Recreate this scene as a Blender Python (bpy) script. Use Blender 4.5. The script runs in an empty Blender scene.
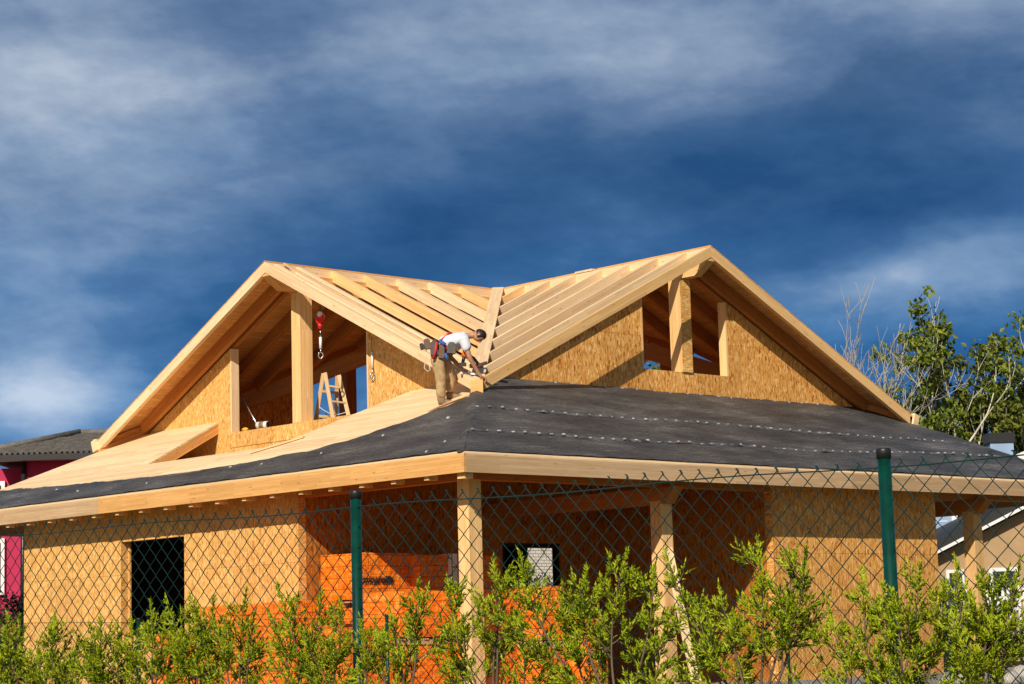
import bpy, bmesh, math, random
from mathutils import Vector, Matrix, noise as mnoise
V = Vector
R = random.Random(7)
sc = bpy.context.scene
col = sc.collection

# ------------------------------------------------------------------ node helpers
def new_mat(name):
    m = bpy.data.materials.new(name); m.use_nodes = True
    nt = m.node_tree
    b = nt.nodes['Principled BSDF']
    return m, nt, b

def nd(nt, t, **kw):
    n = nt.nodes.new(t)
    for k, v in kw.items():
        if k.startswith('_'):
            setattr(n, k[1:], v)
        else:
            key = int(k[1:]) if k[0] == 'i' and k[1:].isdigit() else k.replace('__', ' ')
            s = n.inputs[key]
            if isinstance(v, bpy.types.NodeSocket): nt.links.new(v, s)
            else: s.default_value = v
    return n

def ramp(nt, fac, stops, interp='LINEAR'):
    n = nt.nodes.new('ShaderNodeValToRGB'); n.color_ramp.interpolation = interp
    el = n.color_ramp.elements
    while len(el) < len(stops): el.new(0.5)
    for e, (p, c) in zip(el, stops):
        e.position = p; e.color = (c[0], c[1], c[2], 1)
    nt.links.new(fac, n.inputs[0]); return n.outputs[0]

def mixc(nt, fac, a, b, mode='MIX'):
    n = nt.nodes.new('ShaderNodeMix'); n.data_type = 'RGBA'; n.blend_type = mode
    for i, v in ((0, fac), (6, a), (7, b)):
        if isinstance(v, bpy.types.NodeSocket): nt.links.new(v, n.inputs[i])
        else: n.inputs[i].default_value = v if i == 0 else (v[0], v[1], v[2], 1)
    return n.outputs[2]

def mth(nt, op, a, b=0.0, c=0.0, clamp=False):
    n = nt.nodes.new('ShaderNodeMath'); n.operation = op; n.use_clamp = clamp
    for i, v in enumerate((a, b, c)):
        if isinstance(v, bpy.types.NodeSocket): nt.links.new(v, n.inputs[i])
        else: n.inputs[i].default_value = v
    return n.outputs[0]

def mapping(nt, vec, scale=(1, 1, 1), rot=(0, 0, 0), loc=(0, 0, 0)):
    n = nt.nodes.new('ShaderNodeMapping'); nt.links.new(vec, n.inputs[0])
    n.inputs['Scale'].default_value = scale; n.inputs['Rotation'].default_value = rot; n.inputs['Location'].default_value = loc
    return n.outputs[0]

def uv(nt): return nd(nt, 'ShaderNodeUVMap').outputs[0]
def objc(nt): return nd(nt, 'ShaderNodeTexCoord').outputs['Object']
def noise(nt, vec, scale, detail=4, rough=.5, out=0):
    return nd(nt, 'ShaderNodeTexNoise', Vector=vec, Scale=scale, Detail=detail, Roughness=rough).outputs[out]

def bump(nt, b, h, strength=.3, dist=.01):
    n = nd(nt, 'ShaderNodeBump', Height=h, Strength=strength, Distance=dist)
    nt.links.new(n.outputs[0], b.inputs['Normal'])

def simple(name, c, rough=.6, metal=0, var=.12, scale=6, spec=.5):
    m, nt, b = new_mat(name)
    f = noise(nt, objc(nt), scale, 5, .6)
    lo = [x * (1 - var) for x in c]; hi = [min(1, x * (1 + var)) for x in c]
    nt.links.new(ramp(nt, f, [(.3, lo), (.7, hi)]), b.inputs['Base Color'])
    b.inputs['Roughness'].default_value = rough; b.inputs['Metallic'].default_value = metal
    b.inputs['Specular IOR Level'].default_value = spec
    return m

def timber(name, dark, light, grain=1.0, knots=True):
    m, nt, b = new_mat(name)
    u = uv(nt)
    g1 = noise(nt, mapping(nt, u, (.7, 16, 1)), 3.0, 6, .6)
    g2 = noise(nt, mapping(nt, u, (1.6, 70, 1)), 3.0, 3, .6)
    big = noise(nt, mapping(nt, u, (.35, 1.2, 1)), 1.6, 3, .5)
    f = mth(nt, 'ADD', mth(nt, 'MULTIPLY', g1, .62), mth(nt, 'MULTIPLY', g2, .38))
    c = ramp(nt, f, [(.30, dark), (.52, [(a + b_) / 2 for a, b_ in zip(dark, light)]), (.68, light)])
    c = mixc(nt, mth(nt, 'MULTIPLY', ramp(nt, big, [(.35, (0, 0, 0)), (.7, (1, 1, 1))]), .35), c, [dark[0] * .95, dark[1] * .86, dark[2] * .7])
    # finger-jointed lamellas: each board of the glulam keeps a tone of its own
    br = nd(nt, 'ShaderNodeTexBrick', Vector=u, Scale=1.0, _offset=.37, _squash=1.0)
    br.inputs['Brick Width'].default_value = 1.35; br.inputs['Row Height'].default_value = .047
    br.inputs['Mortar Size'].default_value = .0016; br.inputs['Mortar Smooth'].default_value = .4; br.inputs['Bias'].default_value = 0
    br.inputs['Color1'].default_value = (.86, .83, .78, 1); br.inputs['Color2'].default_value = (1.1, 1.1, 1.1, 1); br.inputs['Mortar'].default_value = (.66, .58, .48, 1)
    c = mixc(nt, .75, c, br.outputs[0], 'MULTIPLY')
    if knots:
        vo = nd(nt, 'ShaderNodeTexVoronoi', Vector=mapping(nt, u, (2.6, 9, 1)), Scale=1.0, Randomness=1.0)
        k = ramp(nt, vo.outputs['Distance'], [(.05, (1, 1, 1)), (.13, (0, 0, 0))])
        c = mixc(nt, mth(nt, 'MULTIPLY', k, .6), c, [dark[0] * .45, dark[1] * .32, dark[2] * .25])
    oi = nd(nt, 'ShaderNodeObjectInfo')
    t = ramp(nt, oi.outputs['Random'], [(0, (.84, .82, .78)), (1, (1.06, 1.06, 1.06))])
    c = mixc(nt, 1.0, c, t, 'MULTIPLY')
    nt.links.new(c, b.inputs['Base Color'])
    b.inputs['Roughness'].default_value = .62; b.inputs['Specular IOR Level'].default_value = .25
    bump(nt, b, f, .25, .004)
    return m

def osb(name, tint=1.0, sat=1.0, scale=1.0, con=1.0):
    m, nt, b = new_mat(name)
    u = uv(nt)
    warp = noise(nt, u, 3.0, 3, .5, 1)
    wu = mixc(nt, .06, u, warp, 'ADD')
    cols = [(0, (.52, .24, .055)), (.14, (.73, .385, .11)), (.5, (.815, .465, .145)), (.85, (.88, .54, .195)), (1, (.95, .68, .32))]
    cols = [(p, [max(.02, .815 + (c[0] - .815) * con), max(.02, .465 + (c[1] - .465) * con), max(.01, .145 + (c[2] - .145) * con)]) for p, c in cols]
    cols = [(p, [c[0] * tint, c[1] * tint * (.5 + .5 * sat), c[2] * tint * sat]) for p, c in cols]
    def layer(rot, sx, sy, loc):
        v = nd(nt, 'ShaderNodeTexVoronoi', Vector=mapping(nt, wu, (sx * scale, sy * scale, 1), (0, 0, rot), loc), Scale=1.0, Randomness=1.0)
        sep = nd(nt, 'ShaderNodeSeparateColor'); nt.links.new(v.outputs['Color'], sep.inputs[0])
        return sep.outputs[0], sep.outputs[1], v.outputs['Distance']
    a = layer(.40, 40, 12.5, (0, 0, 0)); c_ = layer(-.75, 45, 14, (3.3, 1.7, 0)); d_ = layer(1.4, 38, 14, (7.7, 4.1, 0))
    base = ramp(nt, a[0], cols)
    base = mixc(nt, mth(nt, 'GREATER_THAN', c_[1], .50), base, ramp(nt, c_[0], cols))
    base = mixc(nt, mth(nt, 'GREATER_THAN', d_[1], .62), base, ramp(nt, d_[0], cols))
    dk = ramp(nt, a[2], [(.35, (1, 1, 1)), (.75, (.82, .74, .64))])
    base = mixc(nt, .8, base, dk, 'MULTIPLY')
    spots = nd(nt, 'ShaderNodeTexVoronoi', Vector=mapping(nt, wu, (7, 4, 1)), Scale=1.0, Randomness=1.0)
    sp = ramp(nt, spots.outputs['Distance'], [(.05, (1, 1, 1)), (.11, (0, 0, 0))])
    base = mixc(nt, mth(nt, 'MULTIPLY', sp, .55), base, (.16, .06, .015))
    pan = nd(nt, 'ShaderNodeTexBrick', Vector=u, Scale=1.0, _offset=.5)
    pan.inputs['Brick Width'].default_value = 1.25; pan.inputs['Row Height'].default_value = 2.5
    pan.inputs['Mortar Size'].default_value = .004; pan.inputs['Mortar Smooth'].default_value = .1
    pan.inputs['Color1'].default_value = (.88, .86, .83, 1); pan.inputs['Color2'].default_value = (1.05, 1.05, 1.05, 1); pan.inputs['Mortar'].default_value = (.5, .42, .33, 1)
    base = mixc(nt, 1.0, base, pan.outputs[0], 'MULTIPLY')
    nt.links.new(base, b.inputs['Base Color'])
    b.inputs['Roughness'].default_value = .6; b.inputs['Specular IOR Level'].default_value = .3
    bump(nt, b, mth(nt, 'ADD', a[0], c_[0]), .5, .006)
    return m

def planks(name, dark, light, rowh=.14, length=3.2):
    m, nt, b = new_mat(name)
    u = uv(nt)
    br = nd(nt, 'ShaderNodeTexBrick', Vector=u, Scale=1.0, _offset=.41)
    br.inputs['Brick Width'].default_value = length; br.inputs['Row Height'].default_value = rowh
    br.inputs['Mortar Size'].default_value = .0035; br.inputs['Mortar Smooth'].default_value = .3
    br.inputs['Color1'].default_value = (.86, .84, .8, 1); br.inputs['Color2'].default_value = (1.08, 1.08, 1.08, 1); br.inputs['Mortar'].default_value = (.45, .36, .26, 1)
    g1 = noise(nt, mapping(nt, u, (.8, 22, 1)), 2.5, 6, .6)
    c = ramp(nt, g1, [(.3, dark), (.68, light)])
    vo = nd(nt, 'ShaderNodeTexVoronoi', Vector=mapping(nt, u, (2.2, 7, 1)), Scale=1.0)
    k = ramp(nt, vo.outputs['Distance'], [(.05, (1, 1, 1)), (.12, (0, 0, 0))])
    c = mixc(nt, mth(nt, 'MULTIPLY', k, .5), c, [dark[0] * .5, dark[1] * .35, dark[2] * .3])
    c = mixc(nt, 1.0, c, br.outputs[0], 'MULTIPLY')
    nt.links.new(c, b.inputs['Base Color'])
    b.inputs['Roughness'].default_value = .62; b.inputs['Specular IOR Level'].default_value = .25
    bump(nt, b, br.outputs['Fac'], -.4, .004)
    return m

# ------------------------------------------------------------------ materials
M = {}
M['timber'] = timber('glulam_spruce', (.74, .43, .17), (.95, .69, .37))
M['timber_pale'] = timber('pale_spruce', (.78, .55, .32), (.95, .765, .54))
M['timber_orange'] = timber('orange_spruce', (.62, .315, .10), (.85, .52, .22))
M['timber_grey'] = timber('weathered_spruce', (.50, .335, .20), (.72, .53, .345))
M['timber_shaded'] = timber('shaded_spruce', (.44, .165, .04), (.66, .30, .09))  # darker, redder copy of the spruce: shade put into the base colour
M['osb'] = osb('osb_board')
M['osb_deep'] = osb('osb_board_amber', 1.0, .80, .82, 1.4)
M['osb_shaded'] = osb('osb_board_shaded', .60, .28, .8, 1.5)  # same board tinted darker and redder, porch shade put into the colour
M['deck'] = planks('deck_boards', (.72, .50, .28), (.90, .70, .45))
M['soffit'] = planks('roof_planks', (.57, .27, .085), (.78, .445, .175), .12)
M['felt'], nt, b = new_mat('bitumen_felt')
u = uv(nt)
w1 = noise(nt, mapping(nt, u, (.9, 13, 1), (0, 0, .035)), 2.2, 8, .72); w2 = noise(nt, mapping(nt, u, (1, 3, 1)), 14, 6, .7); w3 = noise(nt, mapping(nt, u, (.4, 1.3, 1)), 1.5, 3, .5)
cc = ramp(nt, mth(nt, 'ADD', mth(nt, 'MULTIPLY', w1, .6), mth(nt, 'MULTIPLY', w3, .4)), [(.38, (.028, .028, .031)), (.48, (.062, .060, .062)), (.55, (.105, .100, .099)), (.66, (.24, .23, .222))])
nt.links.new(mixc(nt, .8, cc, ramp(nt, w2, [(.36, (.35, .35, .36)), (.5, (.95, .95, .95)), (.66, (2.0, 1.95, 1.9))]), 'MULTIPLY'), b.inputs['Base Color'])
b.inputs['Roughness'].default_value = .55; b.inputs['Specular IOR Level'].default_value = .45
bump(nt, b, mth(nt, 'ADD', w1, mth(nt, 'MULTIPLY', w2, .3)), .9, .05)
M['felt_lap'] = simple('dusty_felt_lap', (.095, .092, .093), .5, 0, .7, 5)
M['tick'] = simple('pale_staple_tab', (.42, .43, .45), .35, 0, .75, 5)
M['void'] = simple('dark_interior', (.03, .014, .008), .9)  # darkness of the unlit rooms put into the colour
M['green_paint'] = simple('green_post_coating', (.0005, .040, .028), .3, 0, .35, 14)
M['black_plastic'] = simple('black_plastic', (.015, .015, .018), .4)
M['wire'] = simple('green_wire_coating', (.006, .030, .025), .3, 0, .2, 2, .6)
M['concrete'] = simple('concrete', (.33, .31, .29), .85, 0, .2, 5)
M['stone'] = simple('pale_stone', (.42, .40, .37), .85, 0, .3, 6)
M['white_paint'] = simple('white_paint', (.74, .75, .77), .5, 0, .05)
M['magenta'] = simple('magenta_render', (.42, .010, .075), .75, 0, .12, 2)
M['blue_wall'] = simple('blue_grey_wall', (.24, .35, .52), .7, 0, .08, 2)
M['beige_wall'] = simple('beige_render', (.40, .265, .14), .8, 0, .1, 2)
M['dark_tile'] = simple('dark_roof_tile', (.15, .138, .125), .65, 0, .35, 5)
M['dark_roof'] = simple('dark_slate', (.012, .012, .014), .6, 0, .2, 5)
M['dark_metal'] = simple('dark_metal', (.03, .028, .03), .4, .5)
M['steel'] = simple('steel', (.6, .6, .62), .25, 1.0, .05)
M['red_paint'] = simple('red_paint', (.62, .012, .012), .25, 0, .1)
M['yellow'] = simple('yellow_plastic', (.75, .42, .02), .45)
M['white_brick'] = None
M['skin'] = simple('skin', (.46, .23, .14), .55, 0, .08, 20)
M['hair'] = simple('dark_hair', (.016, .010, .007), .5, 0, .3, 60)
M['shirt'] = simple('white_cotton', (.66, .69, .78), .85, 0, .06, 12)
M['trousers'] = simple('khaki_cotton', (.46, .31, .16), .85, 0, .3, 11)
M['leather'] = simple('worn_leather', (.12, .065, .04), .6, 0, .3, 20)
M['grey_cloth'] = simple('grey_cloth', (.095, .085, .085), .8, 0, .25, 20)
M['red_cloth'] = simple('red_webbing', (.50, .03, .035), .7, 0, .15, 20)
M['blue_cloth'] = simple('blue_webbing', (.03, .11, .38), .7, 0, .15, 20)
M['orange_plastic'] = simple('orange_plastic', (.80, .16, .015), .4)
M['rope'] = simple('pale_rope', (.62, .58, .5), .8)
M['boot'] = simple('tan_boot', (.22, .145, .08), .75, 0, .2, 20)
M['ladder_wood'] = timber('ladder_wood', (.55, .36, .18), (.78, .58, .36), knots=False)
M['ink'] = simple('black_ink', (.018, .012, .01), .6)
m, nt, b = new_mat('window_glass'); b.inputs['Base Color'].default_value = (.02, .03, .04, 1); b.inputs['Roughness'].default_value = .06
f = noise(nt, objc(nt), 2, 2); nt.links.new(ramp(nt, f, [(.3, (.015, .02, .03)), (.7, (.03, .045, .06))]), b.inputs['Base Color']); M['glass'] = m
# wrapped brick packs: taut orange film, brick courses pressing through
m, nt, b = new_mat('orange_film'); u = uv(nt)
br = nd(nt, 'ShaderNodeTexBrick', Vector=u, Scale=1.0)
br.inputs['Brick Width'].default_value = .30; br.inputs['Row Height'].default_value = .19; br.inputs['Mortar Size'].default_value = .008; br.inputs['Mortar Smooth'].default_value = 1
wr = noise(nt, mapping(nt, u, (2.2, 5, 1)), 2.4, 6, .62); wr2 = noise(nt, mapping(nt, u, (9, 2.5, 1), (0, 0, .5)), 1.6, 4, .6)
c = ramp(nt, wr, [(.3, (.74, .115, .004)), (.5, (.94, .215, .010)), (.66, (.98, .38, .05))])
c = mixc(nt, .55, c, ramp(nt, br.outputs['Fac'], [(0, (1, 1, 1)), (1, (.70, .52, .45))]), 'MULTIPLY')
nt.links.new(c, b.inputs['Base Color']); b.inputs['Roughness'].default_value = .24; b.inputs['Specular IOR Level'].default_value = .5
bump(nt, b, mth(nt, 'ADD', mth(nt, 'ADD', wr, mth(nt, 'MULTIPLY', wr2, .8)), mth(nt, 'MULTIPLY', br.outputs['Fac'], -.3)), .9, .05)
M['film'] = m
m, nt, b = new_mat('white_clay_block'); u = uv(nt)
br = nd(nt, 'ShaderNodeTexBrick', Vector=u, Scale=1.0)
br.inputs['Brick Width'].default_value = .30; br.inputs['Row Height'].default_value = .13; br.inputs['Mortar Size'].default_value = .010
br.inputs['Color1'].default_value = (.82, .76, .68, 1); br.inputs['Color2'].default_value = (.88, .83, .77, 1); br.inputs['Mortar'].default_value = (.16, .07, .03, 1)
nt.links.new(br.outputs[0], b.inputs['Base Color']); M['white_brick'] = m

def leafmat(name, stops, trans=.35, rough=.5):
    m = bpy.data.materials.new(name); m.use_nodes = True; nt = m.node_tree
    out = nt.nodes['Material Output']; b = nt.nodes['Principled BSDF']
    g = nd(nt, 'ShaderNodeNewGeometry')
    n = noise(nt, objc(nt), 5.0, 3)
    f = mth(nt, 'ADD', mth(nt, 'MULTIPLY', g.outputs['Random Per Island'], .55), mth(nt, 'MULTIPLY', n, .45))
    c = ramp(nt, f, stops)
    nt.links.new(c, b.inputs['Base Color']); b.inputs['Roughness'].default_value = rough; b.inputs['Specular IOR Level'].default_value = .3
    t = nd(nt, 'ShaderNodeBsdfTranslucent', Color=c)
    mx = nd(nt, 'ShaderNodeMixShader', Fac=trans, i1=b.outputs[0], i2=t.outputs[0])
    nt.links.new(mx.outputs[0], out.inputs[0]); return m
M['conifer'] = leafmat('conifer_scales', [(.2, (.02, .045, .003)), (.34, (.12, .20, .006)), (.48, (.35, .46, .012)), (.70, (.64, .70, .03))], .42)
M['leaf'] = leafmat('broad_leaf', [(.2, (.04, .075, .008)), (.5, (.15, .205, .022)), (.8, (.34, .36, .05))], .3)
M['leaf_dark'] = leafmat('dark_leaf', [(.2, (.008, .018, .005)), (.5, (.025, .045, .010)), (.8, (.075, .09, .015))], .2)
M['leaf_yellow'] = leafmat('yellow_leaf', [(.2, (.03, .05, .006)), (.5, (.11, .135, .014)), (.8, (.25, .25, .035))], .3)
M['bark_pale'] = simple('pale_bark', (.56, .52, .44), .8, 0, .35, 3)
M['bark'] = simple('brown_bark', (.13, .085, .055), .85, 0, .35, 12)
M['twig'] = simple('bare_twig', (.46, .41, .34), .85, 0, .25, 3)
m, nt, b = new_mat('ground_soil'); o = objc(nt)
f = mth(nt, 'ADD', mth(nt, 'MULTIPLY', noise(nt, o, .35, 6, .6), .6), mth(nt, 'MULTIPLY', noise(nt, o, 9, 5, .7), .4))
nt.links.new(ramp(nt, f, [(.3, (.07, .055, .03)), (.5, (.10, .095, .035)), (.7, (.07, .10, .025))]), b.inputs['Base Color']); b.inputs['Roughness'].default_value = .95
bump(nt, b, f, .6, .05); M['ground'] = m

# ------------------------------------------------------------------ mesh builder
class MB:
    def __init__(s): s.v = []; s.f = []; s.uv = []; s.mi = []; s.sm = []
    def face(s, pts, uvs, mi=0, smooth=False):
        i = len(s.v); s.v += [tuple(p) for p in pts]
        s.f.append(tuple(range(i, i + len(pts)))); s.uv += [tuple(q) for q in uvs]; s.mi.append(mi); s.sm.append(smooth)
    def shared(s, verts, faces, mi=0, smooth=False, uvs=None):
        i = len(s.v); s.v += [tuple(p) for p in verts]
        for k, f in enumerate(faces):
            s.f.append(tuple(i + j for j in f))
            if uvs is not None: s.uv += [uvs[j] for j in f]
            else: s.uv += [(verts[j][0] + verts[j][1], verts[j][2]) for j in f]
            s.mi.append(mi); s.sm.append(smooth)
    def prism(s, poly, ext, ua, va, mi=0, off=(0, 0), caps=True):
        """poly: planar loop of 3-D points; ext: extrusion vector; ua/va: uv axes"""
        poly = [V(p) for p in poly]; ext = V(ext); ua = V(ua); va = V(va)
        q = [p + ext for p in poly]
        nrm = V((0, 0, 0))
        for i in range(len(poly)): nrm += poly[i].cross(poly[(i + 1) % len(poly)])
        if nrm.dot(ext) > 0: poly = poly[::-1]; q = q[::-1]
        uvf = lambda p: (p.dot(ua) + off[0], p.dot(va) + off[1])
        if caps:
            s.face(poly, [uvf(p) for p in poly], mi); s.face(q[::-1], [uvf(p) for p in q[::-1]], mi)
        e = ext.normalized()
        for i in range(len(poly)):
            j = (i + 1) % len(poly); a, b_, c, d = poly[j], poly[i], q[i], q[j]
            L = (a - b_).length; t = (a - b_).normalized() if L > 1e-9 else ua
            if abs(t.dot(ua)) >= .5 or ext.length < L: uvs = [(p.dot(t) + off[0], p.dot(e) + off[1]) for p in (a, b_, c, d)]
            else: uvs = [(p.dot(e) + off[0], p.dot(t) + off[1]) for p in (a, b_, c, d)]
            s.face((a, b_, c, d), uvs, mi)
    def box(s, c, ax, ay, az, hx, hy, hz, mi=0):
        """centre, unit axes, half sizes; u runs along the longest axis"""
        c, ax, ay, az = V(c), V(ax), V(ay), V(az); A = [(ax, hx), (ay, hy), (az, hz)]
        ro = (R.uniform(0, 50), R.uniform(0, 50))
        lo = max(range(3), key=lambda i: A[i][1])
        for i in range(3):
            n, hn = A[i]; j, k = [x for x in range(3) if x != i]
            if k == lo: j, k = k, j
            (u_, hu), (w_, hw) = A[j], A[k]
            for sg in (1, -1):
                P = [(-1, -1), (1, -1), (1, 1), (-1, 1)]
                pts = [c + n * hn * sg + u_ * hu * a + w_ * hw * b_ for a, b_ in P]
                uvs = [(hu * a + ro[0], hw * b_ + ro[1] + i * 3.1 + sg) for a, b_ in P]
                if (u_.cross(w_)).dot(n) * sg < 0: pts = pts[::-1]; uvs = uvs[::-1]
                s.face(pts, uvs, mi)
    def abox(s, x0, x1, y0, y1, z0, z1, mi=0):
        s.box(((x0 + x1) / 2, (y0 + y1) / 2, (z0 + z1) / 2), (1, 0, 0), (0, 1, 0), (0, 0, 1), abs(x1 - x0) / 2, abs(y1 - y0) / 2, abs(z1 - z0) / 2, mi)
    def beam(s, p0, p1, w, h, up=(0, 0, 1), drop=0.0, mi=0):
        """timber from p0 to p1; drop moves its centre down its own height axis"""
        p0, p1, up = V(p0), V(p1), V(up); L = (p1 - p0); l = L.length; L = L / l
        sd = L.cross(up).normalized(); hh = sd.cross(L).normalized()
        s.box((p0 + p1) / 2 - hh * drop, L, sd, hh, l / 2, w / 2, h / 2, mi)
    def tube(s, pts, rad, n=6, mi=0, smooth=True, cap=True):
        pts = [V(p) for p in pts]; m = len(pts)
        rad = rad if isinstance(rad, (list, tuple)) else [rad] * m
        vs = []; fs = []; uvs = []; prev = None; d = 0
        for i, p in enumerate(pts):
            t = (pts[min(i + 1, m - 1)] - pts[max(i - 1, 0)])
            t = t.normalized() if t.length > 1e-9 else V((0, 0, 1))
            if prev is None:
                a = t.orthogonal().normalized()
            else:
                a = prev - t * prev.dot(t); a = a.normalized() if a.length > 1e-6 else t.orthogonal().normalized()
            prev = a; b_ = t.cross(a)
            if i: d += (p - pts[i - 1]).length
            for k in range(n):
                an = 2 * math.pi * k / n
                vs.append(p + (a * math.cos(an) + b_ * math.sin(an)) * rad[i]); uvs.append((d, k * rad[0] * 6.28 / n))
        for i in range(m - 1):
            for k in range(n):
                k2 = (k + 1) % n
                fs.append((i * n + k, i * n + k2, (i + 1) * n + k2, (i + 1) * n + k))
        if cap and n > 2:
            fs.append(tuple(range(n))[::-1]); fs.append(tuple((m - 1) * n + k for k in range(n)))
        s.shared(vs, fs, mi, smooth, uvs)
    def ball(s, c, r, seg=10, rings=7, mi=0, sc_=(1, 1, 1), rot=None, f=None):
        vs = []; fs = []; c = V(c)
        for i in range(rings + 1):
            th = math.pi * i / rings
            for k in range(seg):
                ph = 2 * math.pi * k / seg
                p = V((math.sin(th) * math.cos(ph) * sc_[0], math.sin(th) * math.sin(ph) * sc_[1], math.cos(th) * sc_[2])) * r
                if f: p = f(p)
                if rot: p = rot @ p
                vs.append(c + p)
        for i in range(rings):
            for k in range(seg):
                k2 = (k + 1) % seg
                fs.append((i * seg + k, (i + 1) * seg + k, (i + 1) * seg + k2, i * seg + k2))
        s.shared(vs, fs, mi, True)
    def build(s, name, mats, parent=None, **props):
        if not isinstance(mats, (list, tuple)): mats = [mats]
        org = V((0, 0, 0))
        if parent is not None:
            p = parent
            while p is not None: org = org + V(p.location); p = p.parent
        me = bpy.data.meshes.new(name)
        me.from_pydata([(a - org.x, b_ - org.y, c - org.z) for a, b_, c in s.v], [], s.f)
        l = me.uv_layers.new(name='UVMap'); flat = []
        for q in s.uv: flat += [q[0], q[1]]
        l.data.foreach_set('uv', flat)
        me.polygons.foreach_set('material_index', s.mi); me.polygons.foreach_set('use_smooth', s.sm)
        for m_ in mats: me.materials.append(m_)
        me.update()
        o = bpy.data.objects.new(name, me); col.objects.link(o)
        if parent is not None: o.parent = parent
        for k, v in props.items(): o[k] = v
        return o

def thing(name, label, cat, loc=(0, 0, 0), group=None):
    o = bpy.data.objects.new(name, None); col.objects.link(o); o.location = loc; o.empty_display_size = .2
    o['label'] = label; o['category'] = cat
    if group: o['group'] = group
    return o

# ------------------------------------------------------------------ camera
FPX, YAW, PITCH, ROLL = 2124.54, .826, .1386, -.0273
F_ = V((math.cos(YAW) * math.cos(PITCH), math.sin(YAW) * math.cos(PITCH), math.sin(PITCH)))
R0 = V((math.sin(YAW), -math.cos(YAW), 0)); U0 = R0.cross(F_)
RX = R0 * math.cos(ROLL) + U0 * math.sin(ROLL); UX = -R0 * math.sin(ROLL) + U0 * math.cos(ROLL)
cam = bpy.data.cameras.new('camera'); co = bpy.data.objects.new('camera', cam); col.objects.link(co)
cam.sensor_width = 36; cam.lens = FPX / 1024 * 36; cam.clip_end = 5000; cam.clip_start = .1
mt = Matrix((RX, UX, -F_)).transposed().to_4x4(); mt.translation = V((-21.039, -23.952, 1.1305)); co.matrix_world = mt
sc.camera = co
RH = V((math.sin(YAW), -math.cos(YAW), 0)); FH = V((math.cos(YAW), math.sin(YAW), 0)); Z = V((0, 0, 1))

# ------------------------------------------------------------------ light and sky
S = V((-1.37, -.765, 1.0)).normalized()
sun = bpy.data.lights.new('sun', 'SUN'); so = bpy.data.objects.new('sun', sun); col.objects.link(so)
sun.energy = 5.0; sun.angle = math.radians(.5); sun.color = (1.0, .90, .74)
so.rotation_euler = S.to_track_quat('Z', 'Y').to_euler(); so.location = (-20, -20, 40)
w = bpy.data.worlds.new('World'); sc.world = w; w.use_nodes = True; nt = w.node_tree
bgn = nt.nodes['Background']; outw = nt.nodes['World Output']
sky = nd(nt, 'ShaderNodeTexSky', _sky_type='NISHITA'); sky.sun_disc = False
sky.sun_elevation = math.asin(S.z); sky.sun_rotation = math.atan2(S.x, S.y)
nt.links.new(sky.outputs[0], bgn.inputs[0]); bgn.inputs[1].default_value = .05
d = nd(nt, 'ShaderNodeTexCoord').outputs['Generated']
nrm = nd(nt, 'ShaderNodeVectorMath', _operation='NORMALIZE', i0=d).outputs[0]
def dot(v): return nd(nt, 'ShaderNodeVectorMath', _operation='DOT_PRODUCT', i0=nrm, i1=tuple(v)).outputs['Value']
az = mth(nt, 'ARCTAN2', dot(RH), dot(FH)); el = mth(nt, 'ARCSINE', dot(Z))
def gauss(a0, e0, sa, se, k=0.0):
    da = mth(nt, 'SUBTRACT', az, a0); de = mth(nt, 'SUBTRACT', mth(nt, 'SUBTRACT', el, e0), mth(nt, 'MULTIPLY', da, k))
    x = mth(nt, 'POWER', mth(nt, 'ABSOLUTE', mth(nt, 'DIVIDE', da, sa)), 2.0); y = mth(nt, 'POWER', mth(nt, 'ABSOLUTE', mth(nt, 'DIVIDE', de, se)), 2.0)
    return mth(nt, 'EXPONENT', mth(nt, 'MULTIPLY', mth(nt, 'ADD', x, y), -1.0))
cv = nd(nt, 'ShaderNodeCombineXYZ', X=mth(nt, 'ADD', az, mth(nt, 'MULTIPLY', el, .7)), Y=mth(nt, 'SUBTRACT', mth(nt, 'MULTIPLY', el, 2.1), mth(nt, 'MULTIPLY', az, .22)), Z=0.37).outputs[0]
wv = nd(nt, 'ShaderNodeVectorMath', _operation='MULTIPLY_ADD', i0=noise(nt, cv, 9, 4, .55, 1), i1=(.08, .08, 0), i2=cv).outputs[0]
n1 = noise(nt, wv, 7.0, 9, .50); n2 = noise(nt, cv, 34, 8, .60); n3 = noise(nt, mapping(nt, wv, (.7, 1.3, 1), loc=(3.1, 1.3, 0)), 4.2, 5, .5)
base = mth(nt, 'ADD', mth(nt, 'MULTIPLY', n1, .64), mth(nt, 'ADD', mth(nt, 'MULTIPLY', n2, .22), mth(nt, 'MULTIPLY', n3, .40)))
base = mth(nt, 'ADD', mth(nt, 'MULTIPLY', mth(nt, 'SUBTRACT', base, .625), 1.12), .51)
bias = nd(nt, 'ShaderNodeMapRange', Value=el, i1=.06, i2=.30, i3=-.05, i4=.03).outputs[0]
for a0, e0, sa, se, k, amp in ((-.20, .235, .075, .035, -.15, .20), (-.235, .29, .05, .022, 0, .12), (.035, .275, .085, .028, -.22, .17), (.20, .205, .13, .042, -.1, -.20), (-.03, .195, .10, .022, .25, -.14), (-.12, .295, .04, .02, 0, -.10),
                               (-.215, .118, .045, .018, 0, .33), (.215, .168, .055, .018, .2, .26), (.18, .285, .10, .022, 0, .08), (-.02, .155, .10, .02, 0, -.05), (-.16, .155, .07, .02, .1, .05), (-.19, .075, .05, .015, 0, .06)):
    bias = mth(nt, 'ADD', bias, mth(nt, 'MULTIPLY', gauss(a0, e0, sa, se, k), amp))
cf = mth(nt, 'ADD', base, bias)
blue = ramp(nt, cf, [(.22, (.0095, .066, .195)), (.42, (.022, .108, .28)), (.56, (.055, .170, .37)), (.72, (.165, .295, .50)), (.92, (.46, .56, .70))])
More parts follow.
